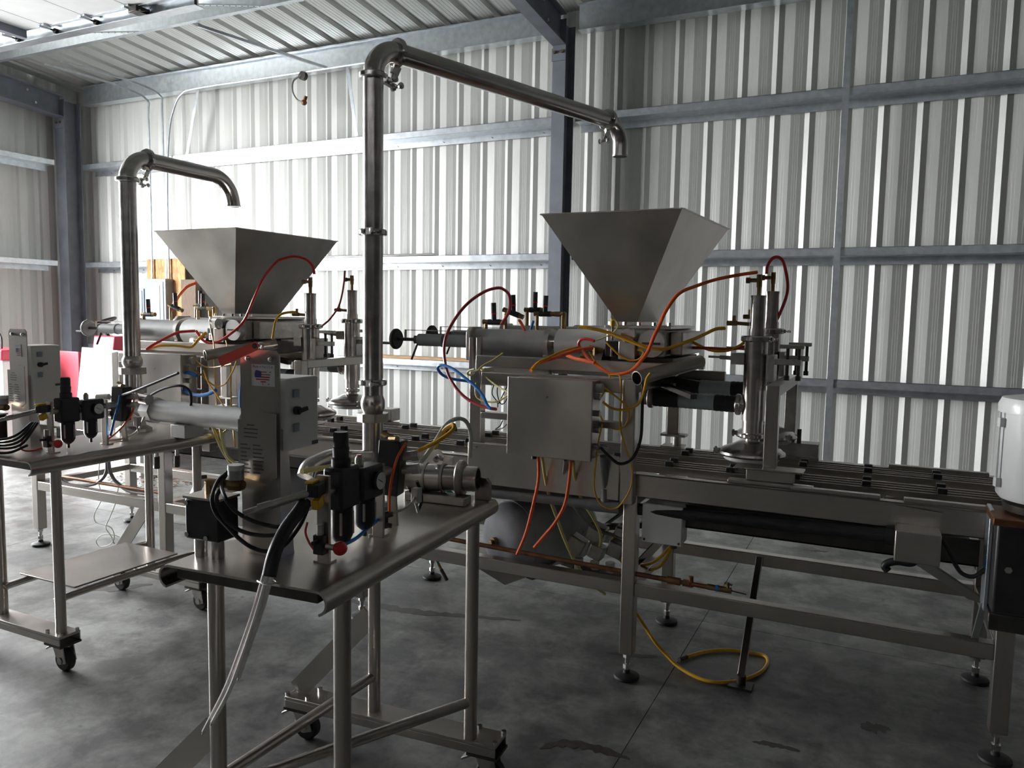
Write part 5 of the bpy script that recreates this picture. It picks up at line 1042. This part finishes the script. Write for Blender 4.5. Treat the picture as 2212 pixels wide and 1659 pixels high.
for k, pts in enumerate(([(-1.6234, 3.2, 1.2847), (-1.6192, 3.165, 1.2337), (-1.5777, 3.1364, 1.2003), (-1.5667, 3.12, 1.1771)], [(-1.6041, 3.2, 1.2857), (-1.5969, 3.173, 1.2386), (-1.5684, 3.1464, 1.1957), (-1.5447, 3.1368, 1.1939), (-1.5183, 3.12, 1.2225)], [(-1.5411, 3.16, 1.2707), (-1.5484, 3.1196, 1.2207), (-1.5522, 3.1, 1.197)], [(-1.5595, 3.16, 1.1135), (-1.5662, 3.1457, 1.089), (-1.5828, 3.1321, 1.0722), (-1.5394, 3.1158, 1.0842), (-1.5064, 3.1, 1.1098)])):
    hose(pts, 0.0024, 'rubber', ['leftmost', 'second', 'third', 'lowest'][k] + ' thin black wire behind the left edge of the control cabinet', cat='wire', group=gR)
hose([(-1.3292, 3.05, 0.9871), (-1.3238, 3.043, 0.8845), (-1.3423, 3.0355, 0.7728), (-1.3712, 3.0268, 0.6427), (-1.4088, 3.02, 0.5429)], 0.0080, 'orange', 'longer orange hose end hanging under the control cabinet', group=gU)
hose([(-1.1777, 3.05, 0.9796), (-1.1813, 3.0435, 0.8899), (-1.1951, 3.0364, 0.7909), (-1.2375, 3.0297, 0.7036), (-1.2921, 3.0238, 0.6319), (-1.3269, 3.02, 0.5865)], 0.0080, 'orange', 'shorter orange hose end hanging under the control cabinet', group=gU)
hose([(-1.3159, 3.06, 0.9868), (-1.3212, 3.1085, 0.885), (-1.317, 3.1567, 0.7835), (-1.2984, 3.2111, 0.6712), (-1.2794, 3.2611, 0.5658), (-1.2395, 3.3275, 0.4298), (-1.1806, 3.3821, 0.3355), (-1.1297, 3.42, 0.2802)], 0.0075, 'pale', 'long yellow hose end reaching below the lower beam', group=gU)
hose([(-1.171, 3.06, 0.9786), (-1.1832, 3.1197, 0.8917), (-1.1795, 3.1918, 0.7885), (-1.1498, 3.2688, 0.6881), (-1.1324, 3.3276, 0.6047), (-1.1418, 3.3662, 0.5407), (-1.1773, 3.4, 0.4861)], 0.0072, 'pale', 'pale yellow hose curving onto the valve manifold', group=gU)
hose([(-1.213, 3.08, 0.9772), (-1.2428, 3.1438, 0.887), (-1.2471, 3.211, 0.7934), (-1.2212, 3.2981, 0.6828), (-1.1733, 3.3723, 0.6077), (-1.1089, 3.442, 0.5681), (-1.0512, 3.5, 0.5457)], 0.0090, 'greyhose', 'grey cable curving from the cabinet to the middle leg', cat='cable', group=gU)
hose([(-1.0379, 3.45, 0.6139), (-1.0734, 3.45, 0.5912), (-1.0997, 3.45, 0.5561), (-1.1078, 3.45, 0.5189), (-1.0903, 3.45, 0.472), (-1.0526, 3.45, 0.4351)], 0.0075, 'yellow', 'yellow hose bowing out left of the middle conveyor leg', group=gU)
hose([(-0.9671, 3.45, 0.4398), (-0.9083, 3.4339, 0.4671), (-0.8576, 3.4165, 0.517), (-0.819, 3.4, 0.5705)], 0.0072, 'yellow', 'yellow hose under the white junction box, upper of two', group=gU)
hose([(-0.9288, 3.45, 0.4215), (-0.8729, 3.4336, 0.4552), (-0.836, 3.4163, 0.5139), (-0.8106, 3.4, 0.5718)], 0.0072, 'yellow', 'yellow hose under the white junction box, lower of two', group=gU)
fh_ = thing('floor_hose', (-0.5806, 3.4735, 0), 'yellow hose curled on the concrete floor below the conveyor', 'hose')
B().tube([(-0.9543, 3.33, 0.2581), (-0.9361, 3.4288, 0.16), (-0.8786, 3.4117, 0.1), (-0.8223, 3.4111, 0.05), (-0.7607, 3.3829, 0.02), (-0.6628, 3.3384, 0.009), (-0.5807, 3.3327, 0.009), (-0.4928, 3.3983, 0.009), (-0.4246, 3.514, 0.009), (-0.4044, 3.6347, 0.009), (-0.427, 3.7109, 0.009), (-0.4934, 3.7154, 0.009), (-0.6021, 3.6925, 0.009), (-0.6893, 3.6232, 0.009), (-0.7555, 3.5258, 0.009)], 0.0080, 10, 6).obj('hose', 'yellow', fh_)
B().cyl((-0.7526, 3.5224, 0.011), (-0.7785, 3.4756, 0.011), 0.010, seg=10).obj('end_fitting', 'darkmetal', fh_)
gh = thing('green_hose', (-2.2399, 3.75, 0.0556), 'green hose end with brass fitting dangling beside a rear leg', 'hose')
B().tube([(-2.3208, 3.75, 0.3318), (-2.2918, 3.75, 0.2536), (-2.2694, 3.75, 0.1939), (-2.2503, 3.75, 0.1557)], 0.008, 8, 5).obj('hose', 'green', gh)
B().cyl((-2.2503, 3.75, 0.1557), (-2.2313, 3.75, 0.1258), 0.009, seg=8).obj('ferrule', 'brass', gh)
B().cyl((-2.2313, 3.75, 0.1258), (-2.1905, 3.75, 0.0667), 0.011, seg=10).obj('coupler', 'darkmetal', gh)
hose([(-0.0065, 0.44, 0.9863), (0.015, 0.47, 0.9655), (0.0388, 0.485, 0.9732), (0.066, 0.49, 0.9665), (0.0883, 0.49, 0.952)], 0.007, 'green', 'green hose just showing behind the near pump cylinder', CART1)

# left machine
hose([(-2.9361, 3.5, 1.8082), (-2.9364, 3.4888, 1.8466), (-2.9592, 3.4768, 1.8798), (-3.0012, 3.4638, 1.9003), (-3.0501, 3.4505, 1.9053), (-3.1046, 3.4354, 1.892), (-3.1476, 3.4224, 1.8708), (-3.2124, 3.3906, 1.7805), (-3.2505, 3.356, 1.6663), (-3.2808, 3.3242, 1.5604), (-3.3132, 3.3064, 1.5071), (-3.3548, 3.2908, 1.4694), (-3.4278, 3.2671, 1.4201), (-3.4931, 3.2499, 1.4053), (-3.5368, 3.2368, 1.4255), (-3.5562, 3.2253, 1.4597), (-3.5646, 3.22, 1.4755)], 0.0078, 'red', 'red hose arching across the left-hand hopper to its filling head', group=gL)
hose([(-3.5499, 3.2, 1.4735), (-3.5961, 3.1725, 1.47), (-3.629, 3.1527, 1.4642), (-3.6688, 3.1257, 1.4424), (-3.699, 3.1035, 1.4209), (-3.7373, 3.0754, 1.3941), (-3.7674, 3.05, 1.365)], 0.0078, 'red', 'red hose sloping down to the top of the far control cabinet', group=gL)
hose([(-3.0346, 3.46, 1.5916), (-3.0677, 3.4285, 1.5881), (-3.0944, 3.4013, 1.577), (-3.1051, 3.3753, 1.5479), (-3.0925, 3.3426, 1.5014), (-3.0674, 3.3, 1.4406)], 0.0070, 'yellow', 'yellow hose hooking down beside the left-hand hopper', group=gL)
hose([(-4.2265, 3.62, 1.5821), (-4.2284, 3.6411, 1.6248), (-4.2114, 3.6763, 1.6896), (-4.1929, 3.6985, 1.7269), (-4.1701, 3.7167, 1.752), (-4.1131, 3.75, 1.7777)], 0.0095, 'orange', 'thick orange hose curving up behind the left-hand hopper', group=gL)
hose([(-3.7853, 3.08, 1.3686), (-3.7407, 3.1028, 1.3827), (-3.7052, 3.1204, 1.3886), (-3.6342, 3.1552, 1.3873), (-3.5754, 3.1845, 1.3805), (-3.5534, 3.198, 1.3967), (-3.5399, 3.2129, 1.4233), (-3.5064, 3.24, 1.4661)], 0.0075, 'yellow', 'yellow hose snaking along the top of the far control cabinet', group=gL)
for k, pts in enumerate(([(-3.4362, 3.1, 1.3159), (-3.3835, 3.0837, 1.2958), (-3.3244, 3.0675, 1.284), (-3.2534, 3.0493, 1.2857), (-3.1692, 3.0273, 1.2982), (-3.0682, 3, 1.3163)], [(-3.4448, 3.1, 1.2588), (-3.3863, 3.0881, 1.2392), (-3.3225, 3.0737, 1.2102), (-3.2439, 3.0574, 1.1853), (-3.1641, 3.0427, 1.2008), (-3.102, 3.0254, 1.2522), (-3.0554, 3.0095, 1.3018), (-3.0322, 3, 1.3323)], [(-3.4791, 3.24, 1.5408), (-3.4348, 3.2106, 1.4762), (-3.3785, 3.1761, 1.403), (-3.3045, 3.1098, 1.2623), (-3.2002, 3.0201, 1.081), (-3.1796, 2.98, 1.0023)], [(-3.3739, 3.26, 1.4246), (-3.3219, 3.2289, 1.3617), (-3.272, 3.1923, 1.2874), (-3.1559, 3.0809, 1.0678), (-3.0306, 2.98, 0.8841)], [(-3.2686, 3, 1.2728), (-3.2147, 2.986, 1.2022), (-3.1419, 2.9726, 1.1461), (-3.0807, 2.96, 1.0902)], [(-3.0537, 2.98, 1.0291), (-3.0724, 2.9718, 0.9797), (-3.1122, 2.9653, 0.9528), (-3.1493, 2.96, 0.9627)])):
    hose(pts, 0.0040, 'yellow', ['uppermost thin yellow hose right of the far cabinet', 'thin yellow hose in a deep sag right of the far cabinet', 'thin yellow hose hanging straight past the far cabinet, left one', 'thin yellow hose hanging straight past the far cabinet, right one', 'thin yellow hose slanting behind the level pump pipe', 'thin yellow hose loop under the level pump pipe'][k], group=gL)
hose([(-3.3761, 3.05, 1.2344), (-3.4223, 3.0446, 1.2477), (-3.4601, 3.0405, 1.2487), (-3.4951, 3.0365, 1.2344), (-3.4991, 3.033, 1.2088), (-3.4685, 3.0272, 1.1699), (-3.4052, 3.0205, 1.1435), (-3.3204, 3.0128, 1.1341), (-3.2444, 3.006, 1.1468), (-3.1835, 3, 1.1708)], 0.0105, 'blue', 'thick blue hose looped right of the far control cabinet', group=gL)
hose([(-2.8861, 2.9, 1.2617), (-2.9194, 2.9172, 1.2236), (-2.9598, 2.9498, 1.1474), (-2.9875, 2.9825, 1.0701), (-2.9864, 3, 1.0318)], 0.008, 'blue', 'blue hose edge showing left of the near control bracket', group=gL)
hose([(-3.1613, 2.95, 0.9925), (-3.1139, 2.9411, 0.9191), (-3.0684, 2.9339, 0.8631), (-3.0025, 2.9253, 0.8028), (-2.953, 2.92, 0.7725)], 0.008, 'pale', 'flat yellow strap hanging below the far cart, left', group=gL)
hose([(-3.1076, 2.95, 1.0285), (-3.0781, 2.9383, 0.9226), (-3.038, 2.9294, 0.8472), (-2.9917, 2.9245, 0.8185), (-2.9397, 2.92, 0.8028)], 0.008, 'pale', 'short yellow strap end below the far cart, right', group=gL)
hose([(-2.6589, 3.42, 1.8195), (-2.6476, 3.3973, 1.756), (-2.6417, 3.3697, 1.6806), (-2.6479, 3.3459, 1.6182), (-2.6816, 3.318, 1.5557), (-2.7138, 3.3, 1.5229)], 0.005, 'wine', 'thin dark red hose running down beside the rear left-hand filling head', group=gL)
for k, (a_, c_, m_) in enumerate((((-3.7031, 3.05, 0.8395), (-3.7046, 3.05, 0.6868), 'rubber'), ((-3.5365, 3.05, 0.8541), (-3.5443, 3.05, 0.7139), 'darkmetal'))):
    he = thing('hose_end', c_, ['black hose end with coupling hanging under the far cart, left', 'dark hose end with yellow collar hanging under the far cart, right'][k], 'hose', 'hose ends under the far cart')
    mid = tuple(a_[i] * 0.45 + c_[i] * 0.55 for i in range(3))
    B().cyl(a_, mid, 0.011, seg=10).obj('coupling', 'cast', he)
    B().cyl(mid, c_, 0.016, seg=12).obj('grip', m_, he)
    B().cyl(a_, (a_[0], a_[1], 0.905), 0.009, seg=10).obj('tail', 'pale' if k else 'greyhose', he)
gC = 'grey cables under the far cart'
hose([(-4.4711, 3.3, 0.7062), (-4.4669, 3.3, 0.601), (-4.4738, 3.3, 0.5458), (-4.5115, 3.3, 0.4962), (-4.59, 3.3, 0.4508), (-4.7054, 3.3, 0.4255), (-4.8458, 3.3, 0.419), (-4.9254, 3.3, 0.4417), (-4.9337, 3.3, 0.466)], 0.011, 'greyhose', 'thick grey cable swinging left under the far cart', cat='cable', group=gC)
hose([(-4.449, 3.3, 0.7082), (-4.4461, 3.3, 0.5729), (-4.4219, 3.3, 0.521), (-4.3798, 3.3, 0.4834), (-4.2905, 3.3, 0.4454), (-4.197, 3.3, 0.4384), (-4.113, 3.3, 0.4423)], 0.011, 'greyhose', 'thick grey cable swinging right under the far cart', cat='cable', group=gC)
hose([(-4.6005, 3.35, 0.6255), (-4.622, 3.35, 0.4531), (-4.5949, 3.35, 0.3475), (-4.6737, 3.35, 0.2282), (-4.6624, 3.35, 0.1731), (-4.5939, 3.35, 0.1666), (-4.5129, 3.35, 0.1558), (-4.484, 3.35, 0.0977), (-4.5269, 3.35, 0.0416), (-4.6284, 3.35, 0.0108), (-4.6636, 3.35, 0.0467), (-4.5971, 3.35, 0.0972), (-4.488, 3.35, 0.1096), (-4.4347, 3.35, 0.1048)], 0.003, 'clear', 'thin white wire hanging to the floor in loops under the far cart', cat='wire', group=gC)
hose([(-4.4294, 3.35, 0.4439), (-4.4607, 3.35, 0.3328), (-4.5186, 3.35, 0.2328), (-4.5629, 3.35, 0.149), (-4.5154, 3.35, 0.0994), (-4.486, 3.35, 0.0507)], 0.003, 'clear', 'thin white wire falling straighter beside the looped one', cat='wire', group=gC)

# ================================================================== BELOW THE RIGHT-HAND MACHINE
tk = thing('air_tank', (-1.58, 3.52, 0.30), 'blue-grey air tank lying behind the lower beam', 'tank')
tp = lambda r, L: [(0.001, -L), (r * 0.5, -L * 0.965), (r * 0.82, -L * 0.88), (r * 0.97, -L * 0.76), (r, -L * 0.66), (r, L * 0.66), (r * 0.97, L * 0.76), (r * 0.82, L * 0.88), (r * 0.5, L * 0.965), (0.001, L)]
tc_ = Vector((-1.535, 3.58, 0.490)); td = Vector((0.42, 0.91, 0)).normalized()
B().lathe(tp(0.182, 0.30), tc_, td, 32).obj('shell', 'tank', tk)
B().lathe([(0.183, -0.004), (0.187, -0.004), (0.187, 0.004), (0.183, 0.004)], tc_ - td * 0.19, td, 32).obj('weld_seam', 'tank', tk)
B().cyl(tc_ - td * 0.285 - Vector((0, 0, .0)), tc_ - td * 0.32, 0.022, seg=14).nut(tc_ - td * 0.32, tc_ - td * 0.335, 0.014).obj('end_plug', 'brass', tk)
for s_ in (-0.14, 0.14):
    B().obox(tc_ + td * s_ - Vector((0, 0, 0.165)), (0.03, 0.22, 0.06), (0, 0, math.atan2(td.y, td.x))).obj('foot', 'darkmetal', tk)
B().tube([(-1.3873, 3.62, 0.5558), (-1.3517, 3.62, 0.5438), (-1.331, 3.62, 0.5226), (-1.3206, 3.62, 0.5048)], 0.006, 8, 4).obj('outlet_pipe', 'copper', tk)
vt = B().add([(-1.86, 3.30, 0.385), (-1.40, 3.30, 0.385), (-1.40, 3.80, 0.385), (-1.86, 3.80, 0.385), (-1.66, 3.42, 0.235), (-1.66, 3.70, 0.235)], [(0, 1, 4), (1, 2, 5, 4), (2, 3, 5), (3, 0, 4, 5)])
tag(vt.obj('drip_tray', 'sheet'), 'pointed stainless drip tray hanging under the air tank', 'tray')
mf = thing('valve_manifold', (-1.1722, 3.42, 0.3841), 'cluster of grey cast valves resting on the lower beam left of the middle leg', 'valve')
for c_, s_, r_ in (((-1.2744, 3.42, 0.5046), (0.085, 0.07, 0.075), (0, 0.45, 0)), ((-1.1846, 3.44, 0.5691), (0.085, 0.07, 0.085), (0, 0.35, 0)), ((-1.1683, 3.4, 0.4919), (0.07, 0.07, 0.07), (0, 0.35, 0)), ((-1.0794, 3.42, 0.511), (0.075, 0.07, 0.075), (0, 0.3, 0)), ((-1.0587, 3.44, 0.5868), (0.07, 0.05, 0.05), (0, 0.3, 0))):
    B().obox(c_, s_, r_).obj('valve_body', 'cast', mf, 0.008)
for a_, b_ in (((-1.2604, 3.4, 0.4439), (-1.2588, 3.4, 0.3827)), ((-1.1784, 3.4, 0.4409), (-1.1766, 3.4, 0.378)), ((-1.1027, 3.4, 0.4461), (-1.101, 3.4, 0.3905))):
    B().cyl(a_, b_, 0.022, seg=14).obj('sight_glass', 'clear', mf)
B().obox((-1.1078, 3.42, 0.3946), (0.28, 0.10, 0.012), (0, 0.03, 0)).obj('base_strip', 'darkmetal', mf)
pc_ = thing('pvc_conduit', (-1.272, 3.12, 0.7632), 'grey plastic conduit along the conveyor front with a tee fitting', 'conduit')
B().cyl((-1.6789, 3.14, 0.7702), (-1.1318, 3.14, 0.7803), 0.021, seg=16).obj('pipe', 'pvc', pc_)
B().cyl((-1.1447, 3.14, 0.7808), (-1.1168, 3.14, 0.7801), 0.025, seg=16).cyl((-1.1168, 3.14, 0.7801), (-0.9801, 3.14, 0.7829), 0.029, seg=16).cyl((-1.0468, 3.14, 0.7827), (-1.049, 3.14, 0.8578), 0.022, seg=16).obj('tee', 'pvc', pc_)
B().cyl((-1.0489, 3.14, 0.8517), (-1.0434, 3.08, 1.0097), 0.014, seg=12).obj('riser', 'pvc', pc_)
B().lathe([(0.02, -.012), (0.026, -.012), (0.026, .012), (0.02, .012)], (-1.0485, 3.08, 1.0429), (0.3, 0, 1), 14).obj('gland', 'alu', pc_)
jb2 = thing('junction_box', (-0.8069, 3.24, 0.6212), 'white-grey junction box hanging under the conveyor rail right of the middle leg', 'junction box')
B().box(-0.895, -0.725, 3.20, 3.30, 0.635, 0.800).obj('box', 'offwhite', jb2, 0.006)
cvx = B().box(-0.898, -0.722, 3.190, 3.200, 0.632, 0.803).obj('cover', 'offwhite', jb2, 0.005)
for xx in (-0.885, -0.735):
    B().cyl((xx, 3.187, 0.645), (xx, 3.191, 0.645), 0.005, seg=8).obj('screw', 'darkmetal', cvx)
B().cyl((-0.77, 3.25, 0.635), (-0.77, 3.25, 0.605), 0.014, seg=10).obj('gland', 'darkmetal', jb2)
cp = thing('copper_pipe', (-1.0694, 3.18, 0.5043), 'tarnished copper pipe with brass valve lying along the lower beam', 'pipe')
B().cyl((-1.8801, 3.21, 0.4992), (-0.7858, 3.21, 0.4754), 0.011, seg=12).cyl((-0.7858, 3.21, 0.4754), (-0.6084, 3.21, 0.4732), 0.010, seg=12).obj('pipe', 'copper', cp)
B().cyl((-0.7818, 3.21, 0.4761), (-0.7258, 3.21, 0.4753), 0.016, seg=10).cyl((-0.7158, 3.21, 0.475), (-0.6862, 3.21, 0.474), 0.015, seg=6).cyl((-0.6816, 3.21, 0.507), (-0.6798, 3.21, 0.4609), 0.010, seg=10).obj('joint', 'copper', cp)
B().cyl((-0.6123, 3.21, 0.4746), (-0.5133, 3.21, 0.4738), 0.013, seg=10).cyl((-0.5297, 3.21, 0.5066), (-0.5283, 3.21, 0.4712), 0.008, seg=8).bar((-0.5428, 3.21, 0.5024), (-0.5106, 3.21, 0.498), 0.012, 0.005).obj('drain_cock', 'brass', cp)
B().cyl((-0.5777, 3.21, 0.4745), (-0.5663, 3.21, 0.4745), 0.0145, seg=10).obj('blue_band', 'blue', cp)
B().cyl((-0.5133, 3.21, 0.4738), (-0.4535, 3.21, 0.4686), 0.003, seg=6).obj('drip_wire', 'copper', cp)
cp2 = B(); cp2.cyl((-5.0, 3.30, 0.462), (-3.9, 3.30, 0.462), 0.011, seg=12)
tag(cp2.obj('copper_pipe', 'copper'), 'tarnished copper pipe on the lower beam under the left-hand machine', 'pipe')
tk2 = thing('air_tank', (-3.15, 3.55, 0.30), 'dark air tank half hidden behind the near bracket, left-hand machine', 'tank')
B().lathe(tp(0.17, 0.30), (-3.15, 3.56, 0.52), (0.9, 0.4, 0), 32).obj('shell', 'tank', tk2)
B().box(-3.3, -3.0, 3.45, 3.65, 0.33, 0.37).obj('foot', 'darkmetal', tk2)

# ================================================================== RIGHT EDGE: canister mixer on its black drive housing
mx = thing('canister_mixer', (0.52, 3.02, 0.92), 'white enamelled canister with round lid on a black drive housing at the right edge', 'machine')
cxm, cym, rm = 0.525, 3.10, 0.150
B().lathe([(0.001, 1.005), (rm * 0.93, 1.005), (rm, 1.02), (rm, 1.318)], (cxm, cym, 0), seg=40).obj('canister', 'white', mx)
ld = B().lathe([(rm * 1.06, 1.300), (rm * 1.06, 1.325), (rm * 0.99, 1.348), (rm * 0.6, 1.358), (0.001, 1.36)], (cxm, cym, 0), seg=40).obj('lid', 'white', mx)
B().lathe([(0.028, 1.356), (0.028, 1.385), (0.022, 1.392), (0.001, 1.394)], (cxm + 0.015, cym, 0), seg=20).obj('lid_knob', 'white', ld)
for a_ in (196,):
    dx, dy = math.cos(R(a_)), math.sin(R(a_))
    hb_ = B().obox((cxm + dx * (rm + 0.006), cym + dy * (rm + 0.006), 1.265), (0.02, 0.022, 0.03), (0, 0, R(a_))).obox((cxm + dx * (rm + 0.006), cym + dy * (rm + 0.006), 1.06), (0.02, 0.022, 0.03), (0, 0, R(a_))).cyl((cxm + dx * (rm + 0.012), cym + dy * (rm + 0.012), 1.05), (cxm + dx * (rm + 0.012), cym + dy * (rm + 0.012), 1.30), 0.004, seg=8).obj('latch_rod', 'white', mx)
for z_ in (1.135, 1.105):
    a_ = R(248); B().cyl((cxm + math.cos(a_) * rm, cym + math.sin(a_) * rm, z_), (cxm + math.cos(a_) * (rm + 0.014), cym + math.sin(a_) * (rm + 0.014), z_), 0.008, seg=10).obj('stud', 'cast', mx)
B().lathe([(0.11, 0.955), (0.125, 0.965), (0.13, 0.99), (0.11, 1.004), (0.001, 1.004)], (cxm, cym, 0), seg=30).obj('turntable', 'darkmetal', mx)
B().box(0.375, 0.80, 2.99, 3.17, 0.62, 0.93).obj('drive_housing', 'black', mx, 0.01)
B().box(0.36, 0.82, 2.96, 3.18, 0.93, 0.955).obj('top_plate', 'copper', mx, 0.003)
B().nut((0.415, 2.98, 0.78), (0.415, 2.99, 0.78), 0.012).obj('bolt', 'chrome', mx)
B().lathe([(0.09, -0.01), (0.10, -0.008), (0.10, 0.006), (0.001, 0.006)], (0.57, 2.985, 0.76), (0, -1, 0), 28).obj('motor_bell', 'black', mx)
B().box(0.362, 0.374, 3.07, 3.17, 0.60, 0.96).obj('side_plate', 'galv', mx, 0.002)
B().box(0.3605, 0.3625, 3.08, 3.105, 0.74, 0.79).obj('blue_mark', 'blue', mx)
b = B(); b.bar((0.368, 3.10, 0.62), (0.36, 3.22, 0.44), 0.022, 0.006); b.obj('stay_bar', 'galv', mx)
B().box(0.37, 0.82, 3.0, 3.16, 0.56, 0.62).obj('base_frame', 'darkmetal', mx, 0.004)
for xx in (0.80,):
    B().box(xx - 0.03, xx + 0.03, 3.03, 3.09, 0.0, 0.56).obj('leg', 'steel', mx, 0.003)
hose([(0.2285, 3.14, 0.8172), (0.2521, 3.1322, 0.7801), (0.2761, 3.1227, 0.732), (0.2987, 3.1165, 0.707), (0.3337, 3.1096, 0.7064), (0.3721, 3.1, 0.749)], 0.008, 'rubber', 'black cable drooping between the drive cover and the mixer', cat='cable')

# ================================================================== FAR LEFT: red machine, white board
rm_ = thing('red_floor_machine', (-8.6, 6.2, 0), 'red machine with black steering wheel standing by the left corner', 'machine')
rb = B().box(-8.85, -8.15, 5.95, 6.75, 0.10, 0.72).obj('body', 'redpaint', rm_, 0.02)
B().prism([(5.92, 0.50), (6.22, 0.50), (6.22, 0.92), (6.10, 1.02), (5.92, 1.08)], lambda u, v, t: (t, u, v), -8.80, -8.45).obj('step_block', 'redpaint', rm_, 0.01)
B().prism([(6.28, 0.72), (6.50, 0.72), (6.55, 1.25), (6.36, 1.25)], lambda u, v, t: (t, u, v), -8.78, -8.40).obj('column_cover', 'redpaint', rm_, 0.015)
B().box(-8.35, -7.95, 6.75, 7.15, 0.10, 1.18).obj('rear_cover', 'redpaint', rm_, 0.02)
B().box(-8.6, -8.0, 6.45, 6.75, 0.72, 0.95).obj('seat', 'black', rm_, 0.03)
B().cyl((-8.6, 6.45, 1.20), (-8.68, 6.40, 1.38), 0.025).obj('steering_column', 'black', rm_)
wc = Vector((-8.70, 6.39, 1.40)); n_ = Vector((-0.35, -0.25, 1)).normalized(); a_ = n_.cross(Vector((0, 1, 0))).normalized(); b2_ = n_.cross(a_)
sw = B().tube(arc(wc, a_, b2_, 0.19, 0, R(345), 23), 0.014, 8, 1, closed=True).obj('steering_wheel', 'black', rm_)
for t_ in (30, 150, 270):
    B().cyl(wc, wc + (a_ * math.cos(R(t_)) + b2_ * math.sin(R(t_))) * 0.19, 0.010, seg=8).obj('spoke', 'black', sw)
B().box(-8.75, -7.9, 6.60, 6.66, 1.24, 1.30).obj('guard_bar', 'galv', rm_)
for xx in (-8.75, -8.2):
    for yy in (6.08, 6.62):
        B().lathe([(0.001, -0.04), (0.09, -0.04), (0.10, -0.03), (0.10, 0.03), (0.09, 0.04), (0.001, 0.04)], (xx, yy, 0.10), (1, 0, 0), 20).obj('wheel', 'rubber', rm_)
wbd = thing('white_panel_box', (-7.0165, 5.2, 0.689), 'bright white sheet-faced box leaning between the red machine and the far pipe', 'box')
p4 = [(-8.1206, 5.75, 1.147), (-6.3769, 5.1, 1.1734), (-6.3004, 5, 0.5542), (-8.1373, 5.65, 0.3422)]
f4 = [Vector(p) for p in p4]; nn = (f4[1] - f4[0]).cross(f4[3] - f4[0]).normalized()
if nn.y < 0: nn = -nn
gz = [Vector((f4[3].x, f4[3].y, 0)), Vector((f4[2].x, f4[2].y, 0))]
B().add([f4[0], f4[1], f4[2], f4[3]] + [p + nn * 0.05 for p in f4], [(0, 1, 2, 3), (4, 7, 6, 5), (0, 4, 5, 1), (1, 5, 6, 2), (2, 6, 7, 3), (3, 7, 4, 0)]).obj('panel', 'board', wbd)
B().add([f4[3], f4[2], gz[1], gz[0]] + [p + nn * 0.3 for p in (f4[3], f4[2], gz[1], gz[0])], [(0, 1, 2, 3), (4, 7, 6, 5), (0, 4, 5, 1), (1, 5, 6, 2), (2, 6, 7, 3), (3, 7, 4, 0)]).obj('base', 'board', wbd)
b = B(); b.bar(f4[0] - nn * 0.004, f4[3] - nn * 0.004, 0.03, 0.012, nn); b.obj('edge_strip', 'galv', wbd)
lw = thing('parts_washer', (-8.3216, 5, 0.4279), 'pale cabinet with a red-topped edge at the far left border', 'cabinet')
B().box(-9.6, -8.95, 5.35, 5.75, 0.0, 0.98).obj('body', 'offwhite', lw, 0.02)
B().box(-9.62, -8.93, 5.33, 5.77, 0.98, 1.10).obj('top', 'redpaint', lw, 0.02)
B().tube([(-9.3, 5.5, 1.10), (-9.3, 5.5, 1.22), (-9.25, 5.5, 1.28), (-9.2, 5.5, 1.22), (-9.2, 5.5, 1.10)], 0.012, 8, 5).obj('handle', 'black', lw)

# dry litter swept along the floor beyond the far cart
rnd = random.Random(3); lit = B()
for k in range(160):
    x_, y_ = rnd.uniform(-6.6, -5.6), rnd.uniform(4.6, 5.2); s_ = rnd.uniform(0.01, 0.035)
    lit.obox((x_, y_, 0.004 + rnd.random() * 0.01), (s_, s_ * 0.6, 0.003), (rnd.uniform(-.4, .4), rnd.uniform(-.4, .4), rnd.uniform(0, 3)))
lo = lit.obj('dry_litter', 'leafy'); lo['kind'] = 'stuff'; lo['label'] = 'dry brown litter scattered on the floor behind the far cart'; lo['category'] = 'litter'
